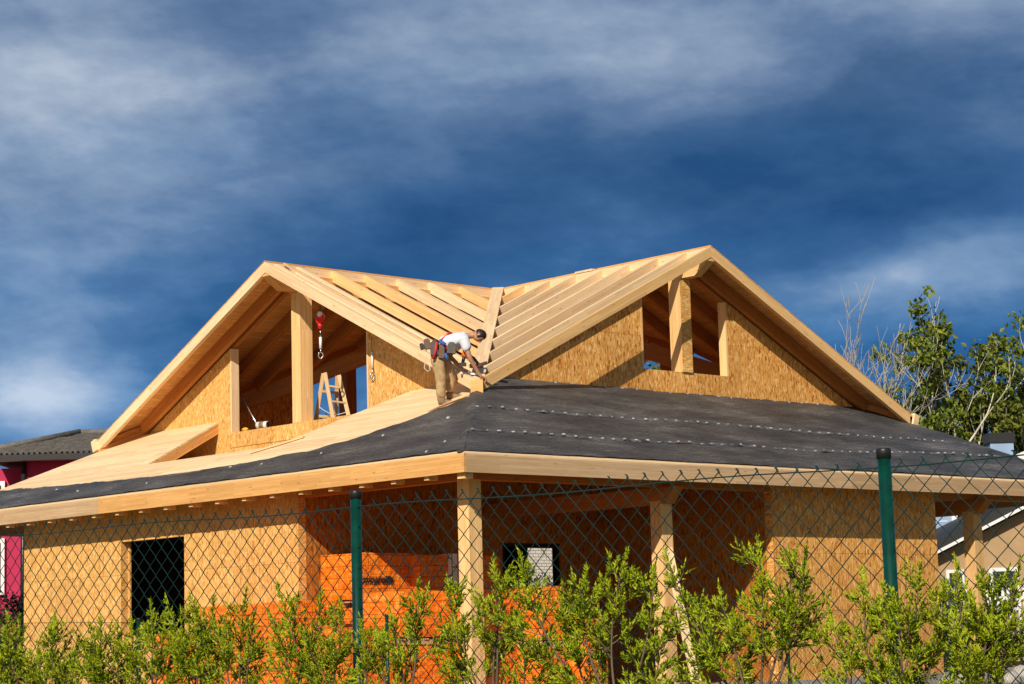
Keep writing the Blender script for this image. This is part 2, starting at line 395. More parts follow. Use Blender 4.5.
grey = ramp(nt, cf, [(.20, (.020, .070, .175)), (.38, (.050, .112, .235)), (.54, (.110, .180, .315)), (.70, (.225, .305, .435)), (.95, (.52, .58, .67))])
gf = nd(nt, 'ShaderNodeMapRange', Value=mth(nt, 'ADD', el, mth(nt, 'MULTIPLY', mth(nt, 'SUBTRACT', n3, .5), .18)), i1=.13, i2=.25).outputs[0]
cc = mixc(nt, gf, blue, grey)
bg2 = nd(nt, 'ShaderNodeBackground', Color=cc, Strength=1.15)
front = nd(nt, 'ShaderNodeMapRange', Value=dot(FH), i1=.1, i2=.75); front.interpolation_type = 'SMOOTHSTEP'
mx = nd(nt, 'ShaderNodeMixShader', Fac=front.outputs[0], i1=bgn.outputs[0], i2=bg2.outputs[0])
nt.links.new(mx.outputs[0], outw.inputs[0])
sc.view_settings.view_transform = 'Standard'; sc.view_settings.look = 'None'; sc.view_settings.exposure = 0; sc.view_settings.gamma = 1
sc.cycles.max_bounces = 6; sc.cycles.diffuse_bounces = 4; sc.cycles.glossy_bounces = 2; sc.cycles.use_denoising = True

# ------------------------------------------------------------------ ground
def gz(x, y):
    t = ((x + 4) + (y + 4)) / -24.0
    t = max(0, min(1, t)); t = t * t * (3 - 2 * t)
    return -.42 * t
mb = MB(); N_ = 72
def gcoord(i): t = (i / N_) * 2 - 1; return math.copysign(abs(t) ** 3, t) * 900 + t * 40
vs = []; fs = []
for i in range(N_ + 1):
    for j in range(N_ + 1):
        x, y = gcoord(i), gcoord(j); vs.append((x, y, gz(x, y) + .03 * math.sin(x * .9) * math.sin(y * .7)))
for i in range(N_):
    for j in range(N_): fs.append((i * (N_ + 1) + j, (i + 1) * (N_ + 1) + j, (i + 1) * (N_ + 1) + j + 1, i * (N_ + 1) + j + 1))
mb.shared(vs, fs, 0, True); mb.build('ground', M['ground'], kind='structure')

# ================================================================== HOUSE
E0 = 3.9; s_ = .4934; g = 2.73; c = 8.77; W = 17.54; zr = E0 + 4.515; sg_ = .4884; gw = 3.47; RD = .24
house = thing('timber_house', 'large unfinished timber house with bare spruce cross gables, chipboard walls and grey felted lower roof', 'house', (c, c, 0))
H = house
def wall_poly(axis, pos, thick, poly, mat='osb', off=(0, 0)):
    """poly in (horizontal, z); axis 'x' = a wall in a plane of constant x"""
    m_ = MB()
    if axis == 'x': m_.prism([(pos, a, z) for a, z in poly], (thick, 0, 0), (0, 1, 0), (0, 0, 1), 0, off)
    else: m_.prism([(a, pos, z) for a, z in poly], (0, thick, 0), (1, 0, 0), (0, 0, 1), 0, off)
    return m_
def rect(a0, a1, z0, z1): return [(a0, z0), (a1, z0), (a1, z1), (a0, z1)]
def wall(axis, pos, thick, polys, mat='osb', off=(0, 0), name='osb_wall'):
    tot = MB()
    for p in polys:
        m_ = wall_poly(axis, pos, thick, p, mat, off)
        i = len(tot.v); tot.v += m_.v; tot.f += [tuple(i + k for k in f) for f in m_.f]; tot.uv += m_.uv; tot.mi += m_.mi; tot.sm += m_.sm
    return tot.build(name, M[mat], H)
wt = E0 + .22
fl = .27
# floor slab / plinth
mb = MB(); mb.abox(.52, W - .52, .52, W - .52, -.3, fl); mb.build('concrete_slab', M['concrete'], H)
# ground-floor walls, split round their openings so that nothing overlaps
wall('x', .6, .16, [rect(4.97, 8.39, fl, wt), rect(8.39, 10.5, fl, 1.38), rect(8.39, 10.5, 3.12, wt), rect(10.5, 14.08, fl, wt)])
wall('y', .6, .16, [rect(7.71, 12.5, fl, wt)], 'osb_deep', (.4, 0))
wall('y', 4.97, .16, [rect(.76, 5.24, fl, wt), rect(5.24, 6.71, 2.87, wt), rect(6.71, 7.71, fl, wt)], 'osb_shaded')
wall('x', 7.71, .16, [rect(.76, 5.13, fl, wt)], 'osb_shaded', (.2, .3))
wall('y', 14.08, -.16, [rect(.76, 14.2, fl, wt), rect(14.2, 15.17, fl, 2.1), rect(14.2, 15.17, 3.3, wt), rect(15.17, W - .6, fl, wt)], 'osb_deep')
wall('x', 12.5, -.16, [rect(.76, 5.6, fl, wt)], 'osb_deep')
wall('y', 5.6, -.16, [rect(12.5, W - .6, fl, wt)], 'osb_deep')
wall('x', W - .6, -.16, [rect(5.6, 13.9, fl, wt)], 'osb_deep')
# near-black partitions and ceiling standing in for the darkness of the rooms
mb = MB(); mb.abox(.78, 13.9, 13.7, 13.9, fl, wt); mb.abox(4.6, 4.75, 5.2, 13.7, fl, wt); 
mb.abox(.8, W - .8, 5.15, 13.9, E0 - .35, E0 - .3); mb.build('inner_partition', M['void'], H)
# ceiling / attic floor
mb = MB(); mb.abox(.62, W - .62, .62, W - .62, E0 + .225, E0 + .26); mb.build('attic_floor', M['timber_shaded'], H)
# open plank door frame in the porch wall
mb = MB(); mb.abox(5.24, 5.32, 5.0, 5.10, fl, 2.87); mb.abox(6.63, 6.71, 5.0, 5.10, fl, 2.87); mb.abox(5.32, 6.63, 5.0, 5.10, 2.8, 2.87); mb.abox(5.62, 5.76, 5.02, 5.12, fl, 2.8)
mb.build('door_frame', M['dark_metal'], H)
# rear rooms window jambs at the left front window
mb = MB(); mb.abox(.761, .80, 10.46, 10.499, 1.381, 3.119); mb.build('window_reveal', M['osb'], H)

# columns
def column(x, y, z1, sx=.26, sy=.26, zb=fl, mat='timber', name='column'):
    m_ = MB(); m_.abox(x - sx / 2, x + sx / 2, y - sy / 2, y + sy / 2, zb, z1); return m_.build(name, M[mat], H)
column(.69, .69, E0 - .32); column(5.02, .73, E0 - .55); column(13.86, .73, E0 - .55)
for x in (5.02, 13.86):                      # pad stones
    mb = MB(); mb.abox(x - .2, x + .2, .53, .93, .0, fl + .02); mb.build('pad_stone', M['stone'], H)
# eaves beams, outside the walls
mb = MB(); mb.beam((.69, .56, E0 - .20), (.69, 4.96, E0 - .20), .20, .24); mb.build('eaves_beam', M['timber_shaded'], H)
mb = MB(); mb.beam((.82, .69, E0 - .20), (7.70, .69, E0 - .20), .20, .24); mb.build('eaves_beam', M['timber_shaded'], H)
mb = MB(); mb.beam((12.52, .69, E0 - .20), (17.0, .69, E0 - .20), .20, .24); mb.build('eaves_beam', M['timber_shaded'], H)
# beams on the porch columns that run into the house, with a sloping cut end
for x, y1 in ((5.02, 4.96), (13.86, 5.4)):
    mb = MB(); za, zb_ = E0 - .325, E0 - .60
    mb.prism([(x - .12, .30, za), (x - .12, y1, za), (x - .12, y1, zb_), (x - .12, .52, zb_)], (.24, 0, 0), (0, 1, 0), (0, 0, 1)); mb.build('porch_beam', M['timber_shaded'], H)

# skirt deck: real planes z = E0 + s*x (left) and z = E0 + s*y (right)
TH = .045
def skirt(poly, face, mat='deck', lift=0.0, th=TH, name='roof_deck'):
    m_ = MB()
    zf = (lambda x, y: E0 + s_ * x) if face == 'x' else (lambda x, y: E0 + s_ * y)
    pts = [(x, y, zf(x, y) + lift) for x, y in poly]
    ua, va = ((0, 1, 0), (.897, 0, .442)) if face == 'x' else ((1, 0, 0), (0, .897, .442))
    m_.prism(pts, (0, 0, -th), ua, va); return m_.build(name, M[mat], H)
skirt([(0, 0), (1.55, 1.55), (1.55, W - 1.55), (0, W)], 'x')
skirt([(1.55, 1.55), (gw, gw), (gw, 5.35), (1.55, 6.9)], 'x')
skirt([(1.55, 11.03), (gw, 11.42), (gw, W - gw), (1.55, W - 1.55)], 'x')
skirt([(0.0, 0), (W, 0), (W - gw, gw), (gw, gw)], 'y')
for poly, f in (([(W, 0), (W, W), (W - gw, W - gw), (W - gw, gw)], 0), ([(0, W), (gw, W - gw), (W - gw, W - gw), (W, W)], 1)):
    mb = MB(); pts = [(x, y, E0 + s_ * ((W - x) if f == 0 else (W - y))) for x, y in poly]
    mb.prism(pts, (0, 0, -TH), (0, 1, 0) if f == 0 else (1, 0, 0), (.9, 0, -.44) if f == 0 else (0, .9, -.44)); mb.build('roof_deck', M['deck'], H)
# edge boards of the cut-out in the left deck, and its sunken floor
def on(x, y, l=0.0): return V((x, y, E0 + s_ * x + l))
mb = MB(); mb.beam(on(1.58, 11.06, -TH), on(3.46, 11.45, -TH), .05, .17, drop=.088); mb.build('trimmer_board', M['timber_orange'], H)
mb = MB(); mb.beam(on(1.58, 6.94, -TH), on(3.46, 5.40, -TH), .05, .17, drop=.088); mb.build('trimmer_board', M['timber_orange'], H)
mb = MB(); mb.abox(1.35, 3.46, 5.2, 11.6, E0 + .27, E0 + .31); mb.build('balcony_floor', M['deck'], H)
# loose offcut board lying along the deck
mb = MB(); mb.beam(on(1.30, 7.3, .02), on(1.75, 6.3, .02), .07, .03); mb.build('deck_batten', M['timber_pale'], H)
mb = MB(); mb.prism([on(2.34, 3.25, .03), on(2.66, 2.80, .03), on(2.55, 3.15, .03), on(2.1, 3.32, .03)], (0, 0, -.02), (1, 0, 0), (0, 1, 0)); mb.build('deck_batten', M['timber_pale'], H)

# fascia boards
FH_ = .29
def fascia(p0, p1, n, mat):
    m_ = MB(); p0, p1, n = V(p0), V(p1), V(n)
    L = p1 - p0; top = .012
    poly = [p0 + Z * top, p0 - Z * (FH_ - top), p0 - Z * (FH_ - top) + n * .045, p0 + n * .045 - Z * .012, p0 + n * .03 + Z * .012]
    m_.prism(poly, L, L.normalized(), Z, 0, (R.uniform(0, 9), 0)); return m_.build('fascia_board', M[mat], H)
fascia((-.001, -.045, E0), (-.001, 10.25, E0), (-1, 0, 0), 'timber_orange')
fascia((-.001, 10.255, E0), (-.001, W, E0), (-1, 0, 0), 'timber_grey')
fascia((.001, -.001, E0), (9.2, -.001, E0), (0, -1, 0), 'timber_grey')
fascia((9.204, -.001, E0), (W + .04, -.001, E0), (0, -1, 0), 'timber_grey')
fascia((W + .001, 0, E0), (W + .001, W, E0), (1, 0, 0), 'timber_grey')
fascia((0, W + .001, E0), (W, W + .001, E0), (0, 1, 0), 'timber_grey')
# rafter tails below the lower roof
k = 0
y = .9
while y < W - .8:
    xe = min(y, gw, W - y)
    mb = MB(); mb.beam((.012, y, E0 + s_ * .012 - TH), (min(xe, 1.3), y, E0 + s_ * min(xe, 1.3) - TH), .10, .20, drop=.104)
    # square-cut lower end standing just under the fascia
    mb.abox(.01, .20, y - .055, y + .055, E0 - FH_ - .045, E0 - .12); mb.build('rafter_tail', M['timber'], H)
    if y < 13.5 or True:
        mb = MB(); mb.beam((y, .012, E0 + s_ * .012 - TH), (y, min(xe, 1.3), E0 + s_ * min(xe, 1.3) - TH), .10, .20, drop=.104)
        mb.build('rafter_tail', M['timber_shaded'], H)
    y += .80
# hip rafter ends at the corner
mb = MB(); mb.beam((.10, .10, E0 - .16), (2.6, 2.6, E0 + s_ * 2.6 - .25), .16, .22); mb.abox(.03, .20, .03, .20, E0 - FH_ - .075, E0 - .10); mb.build('hip_rafter', M['timber'], H)

# roofing felt
def felt(face, ufun, u0, u1, nu, nv, lift, th, seed, name='roof_felt', ticks=None):
    """ufun(u)->(v0,v1): extent up the slope; wrinkled sheet with a real edge"""
    m_ = MB(); rr = random.Random(seed)
    vs = []; uvs = []
    def P(a, v, l):
        n = mnoise.noise(V((a * 1.3, v * 3.1, seed))) * .018 + mnoise.noise(V((a * 4.2, v * 9.5, seed + 5))) * .014
        x, y = (v, a) if face == 'x' else (a, v)
        return V((x, y, E0 + s_ * min(v, a) + lift + l + n))
    for i in range(nu + 1):
        a = u0 + (u1 - u0) * i / nu; v0, v1 = ufun(a)
        for j in range(nv + 1):
            t = j / nv; v = v0 + (v1 - v0) * t
            l = -th if j in (0,) else 0.0
            if j == 1: v = v0 + (v1 - v0) * .035 * (1 + mnoise.noise(V((a * 2, seed, 1))))
            vs.append(P(a, v, l)); uvs.append((a, v * 1.115))
    fs = [(i * (nv + 1) + j, (i + 1) * (nv + 1) + j, (i + 1) * (nv + 1) + j + 1, i * (nv + 1) + j + 1) for i in range(nu) for j in range(nv)]
    if face == 'x': fs = [f[::-1] for f in fs]
    m_.shared(vs, fs, 0, True, uvs)
    if ticks and face == 'y':
        for q_, f_ in enumerate(fs):
            if q_ % nv == 0 and mnoise.noise(V((q_ * .03, seed, 0))) > -.25: m_.mi[q_] = 2
    for (a, v, wd, ht) in (ticks or []):
        p = [P(a - wd, v - ht, .008), P(a + wd, v - ht * .4, .008), P(a + wd, v + ht, .026), P(a - wd, v + ht * .5, .022)]
        m_.face(p if face == 'y' else p[::-1], [(0, 0), (1, 0), (1, 1), (0, 1)], 1)
    return m_.build(name, [M['felt'], M['tick'], M['felt_lap']], H)
def hipclip(a, v0, v1):
    lim = max(0.02, min(a + .17, W - a))
    return (min(v0, lim), min(v1, lim))
def seam1(a): return .90 + .035 * math.sin(a * 1.1) + max(0, a - 9) * .055
def seam2(a): return 1.95 + .03 * math.sin(a * .9 + 1) - .012 * a
rt = random.Random(3)
def mk(fn, a0, a1, st):
    o = []; a = a0
    while a < a1:
        o.append((a + rt.uniform(-.03, .03), fn(a) - .03 + rt.uniform(-.02, .02), rt.uniform(.022, .045), rt.uniform(.003, .011))); a += st * (1 if len(o) % 2 else 1.05)
    return o
top3 = lambda a: gw - .01
felt('y', lambda a: hipclip(a, .10, 1.0 + max(0, a - 9) * .055), .02, W - .1, 190, 14, .026, .0, 1)
felt('y', lambda a: hipclip(a, seam1(a), 2.1), .74, W - .9, 190, 14, .050, .026, 2, ticks=mk(seam1, 1.0, 15.5, .27))
felt('y', lambda a: hipclip(a, seam2(a), min(top3(a), max(a + .17, 0)) if a < g else top3(a)), 1.79, W - 1.8, 190, 16, .074, .026, 3, ticks=mk(seam2, 2.0, 14.5, .27) + mk(lambda a: 3.42, 5.2, 13.0, .42))
def leftx(y):
    tab = [(0, 0), (2.7, 2.66), (2.84, 2.43), (3.56, 1.71), (4.3, 1.25), (5.12, .99), (6.5, .80), (8.67, .71), (10.8, .80), (13.27, .93), (16.0, 1.12), (16.4, 1.1), (17.5, .1)]
    for (a, b_), (c2, d2) in zip(tab, tab[1:]):
        if a <= y <= c2: return b_ + (d2 - b_) * (y - a) / (c2 - a)
    return .1
felt('x', lambda a: (min(.10, leftx(a)), max(leftx(a) + .035 * mnoise.noise(V((a * 1.7, 0, 4))) + .02 * mnoise.noise(V((a * 5, 2, 4))), .05) if a > 2.75 else leftx(a)), .10, W - .1, 150, 12, .030, 0, 4,
     ticks=[(1.08, .17, .03, .02), (1.02, .5, .03, .02), (2.2, 1.6, .04, .02), (3.4, 1.2, .03, .02), (4.5, .75, .03, .015), (6.0, .6, .03, .015), (7.0, .65, .04, .01), (9.3, .4, .03, .012), (11.8, .45, .04, .01), (13.0, .7, .04, .012)])

# gables ------------------------------------------------------------
def zroof(dist): return zr - sg_ * dist
ct = math.cos(math.atan(sg_))
def P2(ax, along, across, z):   # ax 'A': along=x, across=y (gable facing -x); 'B': along=y, across=x; 'C','D' mirrored
    if ax == 'A': return V((along, across, z))
    if ax == 'B': return V((across, along, z))
    if ax == 'C': return V((W - along, across, z))
    return V((across, W - along, z))
def N2(ax, a, b_): p = P2(ax, a, b_, 0) - P2(ax, 0, 0, 0); return p
BT = .09
for ax in 'ABCD':
    mat = 'timber_pale' if ax == 'A' else 'timber'
    for side in (-1, 1):
        y_end = c + side * (c - g - (.014 if ax in 'BD' else 0))
        # barge rafter
        mb = MB()
        # plumb end cut at the foot, plumb cut at the ridge
        hv = .205
        poly = [P2(ax, g, c, zr), P2(ax, g, c, zr - hv), P2(ax, g, y_end, zroof(c - g) - hv), P2(ax, g, y_end, zroof(c - g))]
        if side == 1: poly[3] = P2(ax, g, y_end - .0, zroof(c - g))
        sl = (P2(ax, g, y_end, zroof(c - g)) - P2(ax, g, c, zr)).normalized()
        mb.prism(poly, N2(ax, BT, 0), sl, (Z - sl * sl.z).normalized(), 0, (R.uniform(0, 9), R.uniform(0, 9)))
        mb.build('barge_board', M[mat if ax == 'A' or side == -1 else 'timber'], H)
        # common rafters, from the ridge to the valley (45 degrees in plan)
        open_slope = (ax in 'AB' and side == -1)
        k = 0; a = g + .25 if (open_slope and ax == 'A') else gw - .10
        while a < c - .35:
            far = c + side * (c - a)
            p0 = P2(ax, a, c + side * .05, zroof(.05)); p1 = P2(ax, a, far - side * .08, zroof(c - a - .08))
            rh = (.186 if ax == 'A' else .24) if open_slope else RD
            mb = MB(); mb.beam(p0, p1, .10, rh, drop=rh / 2 + .004)
            mb.build('rafter', M[('timber_pale' if R.random() < .75 else 'timber') if open_slope else 'timber_shaded'], H)
            a += .19 if (k == 0 and not open_slope) else (.52 if k == 0 and ax == 'A' and open_slope else (.84 if ax == 'A' and open_slope else .765))
            k += 1
        if not open_slope:
            mb = MB()
            pts = [P2(ax, g, c, zr + .002), P2(ax, c, c, zr + .002), P2(ax, g, y_end, zroof(c - g) + .002)]
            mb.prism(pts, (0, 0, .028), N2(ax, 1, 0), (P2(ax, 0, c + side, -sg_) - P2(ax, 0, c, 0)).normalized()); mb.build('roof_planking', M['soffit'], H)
    # ridge beam with a chamfered nose behind the barge boards
    mb = MB(); t0 = zr - .19; b0 = zr - .52
    prof = [(g + .012, t0), (g + .012, t0 - .085), (g + .36, b0), (c - .11, b0), (c - .11, t0)]
    mb.prism([P2(ax, a, c - .10, z) for a, z in prof], N2(ax, 0, .20), N2(ax, 1, 0), Z); mb.build('ridge_beam', M['timber_orange' if ax == 'A' else 'timber'], H)
    mb = MB(); mb.prism([P2(ax, a, c - .03, z) for a, z in [(g + BT + .01, zr - .01), (g + BT + .01, zr - .22), (c - .03, zr - .22), (c - .03, zr - .01)]], N2(ax, 0, .06), N2(ax, 1, 0), Z)
    mb.build('ridge_board', M['timber_pale'], H)
    # wall-line rafter pair and wall
    zu = lambda d_: zroof(d_) - RD * 1.115 - .005
    op0, op1, sill = {'A': (6.58, 11.0, E0 + 1.45), 'B': (7.55, 9.97, E0 + 2.18), 'C': (7.0, 10.5, E0 + 1.5), 'D': (7.7, 9.9, E0 + 1.42)}[ax]
    zb = E0 + .31 if ax == 'A' else E0 + s_ * gw - .05
    tri0 = 3.50; tri1 = W - 3.50
    matw = 'osb' if ax == 'A' else 'osb_deep'
    if ax == 'A': matw = 'osb'
    for p in ([(tri0, zb), (op0, zb), (op0, zu(c - op0)), (tri0, zu(c - tri0))], [(op1, zb), (tri1, zb), (tri1, zu(tri1 - c)), (op1, zu(op1 - c))], [(op0, zb), (op1, zb), (op1, sill), (op0, sill)]):
        mb = MB(); mb.prism([P2(ax, gw, a, z) for a, z in p], N2(ax, .14, 0), N2(ax, 0, 1), Z, 0, (.3, .8)); mb.build('gable_wall', M[matw], H)
    if ax == 'A':
        mb = MB(); mb.abox(gw - .014, gw - .002, op0 - .25, op1 + .02, sill - .30, sill - .001); mb.build('sill_apron', M['osb'], H)
    # posts: middle post, jamb post
    mb = MB(); q = P2(ax, gw - .02, c - .14, 0); q2 = P2(ax, gw + .27, c + .14, 0)
    mb.abox(min(q.x, q2.x), max(q.x, q2.x), min(q.y, q2.y), max(q.y, q2.y), sill + .001, zr - .525); mb.build('gable_post', M[{'A': 'timber', 'B': 'timber'}.get(ax, 'timber_shaded')], H)
    if ax == 'B':
        mb = MB(); mb.abox(c - .142, c + .142, gw - .036, gw - .022, sill + .002, zr - .53); mb.build('post_facing', M['osb'], H)
    for e, sg in ((op0, -1), (op1, 1)):
        mb = MB(); q = P2(ax, gw - .004, e - sg * .001, 0); q2 = P2(ax, gw + .18, e - sg * .045, 0)
        mb.abox(min(q.x, q2.x), max(q.x, q2.x), min(q.y, q2.y), max(q.y, q2.y), sill + .001, zu(abs(e - c)) - .005); mb.build('jamb_board', M['timber_pale' if ax == 'A' else 'timber'], H)
    mb = MB(); q = P2(ax, gw + .145, op0, 0); q2 = P2(ax, gw + .34, op1, 0)
    mb.abox(min(q.x, q2.x), max(q.x, q2.x), min(q.y, q2.y), max(q.y, q2.y), sill - .06, sill - .003); mb.build('window_sill', M['timber'], H)
# toe boards closing the barge feet
mb = MB(); mb.beam((g - .05, W - g + .055, E0 + 1.49), (g + 1.6, W - g + .055, E0 + 1.49), .16, .24, up=(0, .35, 1)); mb.build('toe_board', M['timber_pale'], H)
mb = MB(); mb.beam((W - g + .055, g - .05, E0 + 1.49), (W - g + .055, g + 1.6, E0 + 1.49), .16, .24, up=(.35, 0, 1)); mb.build('toe_board', M['timber_pale'], H)
for q0, q1 in ((V((g + .06, W - g - .06, 0)), V((gw + .2, W - gw - .2, 0))), (V((W - g - .06, g + .06, 0)), V((W - gw - .2, gw + .2, 0)))):
    za, zb_ = zroof(c - g - .06) - .02, zroof(c - gw - .2) - .02
    dn = V((.03, .03, 0))
    mb = MB(); mb.prism([q0 + Z * (E0 + 1.22) - dn, q1 + Z * (E0 + 1.55) - dn, q1 + Z * zb_ - dn, q0 + Z * za - dn], dn * 2, (q1 - q0).normalized(), Z); mb.build('eaves_blocking', M['timber_shaded'], H)
# valley beams: one proud plank over the open valley, deep timbers elsewhere
vl = (V((c, c, zr)) - V((g, g, E0 + 1.565))).normalized()
mb = MB(); mb.beam(V((g + .10, g + .10, E0 + 1.565 + .05)), V((c - .02, c - .02, zr + .035)), .24, .05); mb.build('valley_plank', M['timber_pale'], H)
for dx, dy in ((1, 1), (-1, 1), (1, -1), (-1, -1)):
    mb = MB(); p0 = V((c, c, zr - .33)); p1 = V((c - dx * (c - g) * .985, c - dy * (c - g) * .985, zr - .33 - sg_ * (c - g) * .985))
    mb.beam(p1, p0, .14, .34); mb.build('valley_rafter', M['timber_shaded' if (dx, dy) != (1, 1) else 'timber'], H)
# square end of the valley rafter between the barge feet
mb = MB(); mb.box((g + .00, g + .00, E0 + s_ * g + .105), (.707, -.707, 0), (.707, .707, 0), (0, 0, 1), .105, .12, .115); mb.build('valley_rafter_end', M['timber_orange'], H)
# offcuts on the ridge
mb = MB(); mb.beam((c, 5.9, zr + .02), (c, 6.4, zr + .02), .09, .04); mb.build('ridge_batten', M['timber_pale'], H)
mb = MB(); mb.beam((g + .42, c - .06, zr + .0), (g + .42, c - 4.6, zroof(4.6) + .03), .05, .04); mb.build('ridge_batten', M['timber_grey'], H)

# ================================================================== things on and in the house
def tag(o, label, cat, group=None):
    o['label'] = label; o['category'] = cat
    if group: o['group'] = group
    return o
# step ladder in the attic opening
lb = V((4.09, 8.50, E0 + .26))
lad = thing('step_ladder', 'pale wooden step ladder standing open inside the left gable opening', 'ladder', lb)
def lw(px, dpt, z): return V(lb) + RH * px + FH * dpt + Z * z
top_z = 2.17
def rail(b0, b1):
    m_ = MB(); m_.beam(b0, b1, .05, .075, up=(.6, -.6, .2)); return m_.build('rail', M['ladder_wood'], lad)
TL, TR = lw(-.12, 0, top_z), lw(.14, .12, top_z - .04)
b1_, b2_, b3_, b4_ = lw(.25, -.35, 0), lw(.62, -.22, 0), lw(-.57, .30, 0), lw(-.03, .48, 0)
rail(b1_, TL); rail(b2_, TR); rail(b3_, TL - RH * .04 + FH * .08); rail(b4_, TR - RH * .04 + FH * .08)
for t in (.16, .36, .56, .74, .88):
    mb = MB(); mb.beam(b1_.lerp(TL, t), b2_.lerp(TR, t), .06, .035); mb.build('step', M['ladder_wood'], lad)
for t in (.3, .62, .84):
    mb = MB(); mb.beam(b3_.lerp(TL, t), b4_.lerp(TR, t), .03, .05); mb.build('brace', M['ladder_wood'], lad)
mb = MB(); pa, pb = b3_.lerp(TL, .70), b2_.lerp(TR, .66)
mb.tube([pa.lerp(pb, t) - Z * (.10 * math.sin(math.pi * t)) for t in [i / 8 for i in range(9)]], .008, 5); mb.build('stay_cord', M['rope'], lad)

# fall-arrest reel hanging from the rafters
hz = V((3.38, 7.90, 7.26))
ho = thing('safety_reel', 'red safety reel with chrome hook hanging below the left gable roof', 'safety reel', hz)
mb = MB(); mb.ball(hz, .115, 12, 8, 0, (.75, 1.0, 1.1)); mb.tube([hz - Z * .10, hz - Z * .20], [.06, .035], 10); mb.build('housing', M['red_paint'], ho)
mb = MB(); mb.ball(hz + V((-.05, -.05, .07)), .055, 8, 6); mb.build('cover', M['white_paint'], ho)
mb = MB(); mb.tube([hz + Z * .1, hz + Z * .52], .008, 5); mb.build('sling', M['black_plastic'], ho)
mb = MB(); mb.tube([hz - Z * .2, hz - Z * .36], .006, 5); mb.build('cable', M['steel'], ho)
mb = MB(); mb.tube([hz - Z * .36, hz - Z * .58], [.028, .028], 8); mb.build('shock_absorber', M['white_paint'], ho)
mb = MB(); q = hz - Z * .58; mb.tube([q, q - Z * .06] + [q - Z * (.13 - .06 * math.cos(t)) + RH * .045 * math.sin(t) for t in [i * .6 for i in range(11)]], .014, 6); mb.build('hook', M['steel'], ho)
lz = V((3.42, 6.40, 6.44))
la = thing('hook_lanyard', 'white lanyard with steel hook hanging on the chipboard panel behind the worker', 'lanyard', lz)
mb = MB(); mb.tube([lz + Z * .3, lz], .006, 5); mb.build('cord', M['grey_cloth'], la)
mb = MB(); mb.tube([lz, lz - Z * .3], .022, 7); mb.build('sleeve', M['white_paint'], la)
mb = MB(); q = lz - Z * .3; mb.tube([q, q - Z * .08] + [q - Z * (.15 - .06 * math.cos(t)) + RH * .04 * math.sin(t) for t in [i * .6 for i in range(11)]], .012, 6); mb.build('hook', M['steel'], la)

# clutter on the sill
zs = E0 + 1.45
mb = MB(); mb.tube([V((3.98, 10.72, zs - .75)), V((3.70, 10.95, 6.12))][::1] and [V((3.78, 10.38, zs - .05)), V((3.76, 11.0, 6.10))], .022, 8)
tag(mb.build('metal_pole', M['steel'], None), 'thin grey metal pole leaning in the left corner of the gable opening', 'pole')
cb = V((3.56, 10.22, zs))
cx = thing('paint_pot', 'small pale pot with tan label and dark mouth lying on the gable window sill', 'pot', cb)
ax_ = V((.35, -.9, 0)).normalized()
mb = MB(); mb.tube([cb + Z * .085, cb + Z * .085 + ax_ * .24], .07, 14); mb.build('body', M['white_paint'], cx)
mb = MB(); mb.tube([cb + Z * .085 + ax_ * .07, cb + Z * .085 + ax_ * .17], .073, 14); mb.build('label_band', M['boot'], cx)
mb = MB(); mb.tube([cb + Z * .085 + ax_ * .235, cb + Z * .085 + ax_ * .245], .06, 14); mb.build('mouth', M['black_plastic'], cx)
yb = V((3.55, 10.62, zs))
yt = thing('tape_measure', 'small yellow case lying at the left end of the gable window sill', 'tape measure', yb)
mb = MB(); mb.ball(yb + Z * .04, .085, 12, 8, 0, (.6, 1.1, .5)); mb.build('case', M['yellow'], yt)
mb = MB(); mb.box(yb + V((0, -.10, .02)), (0, 1, 0), (1, 0, 0), (0, 0, 1), .03, .02, .012); mb.build('tape_tip', M['steel'], yt)

# white plank leaning on the porch column
mb = MB(); p0, p1 = V((5.26, .30, fl)), V((4.93, .52, 2.56)); mb.beam(p0, p1, .03, .15, up=(.8, -.6, 0)); mb.beam(p0 + V((.02, -.02, 0)), p0.lerp(p1, .08), .05, .17, up=(.8, -.6, 0))
tag(mb.build('leaning_plank', M['timber_pale'], None), 'long pale plank leaning against the second porch column', 'plank')

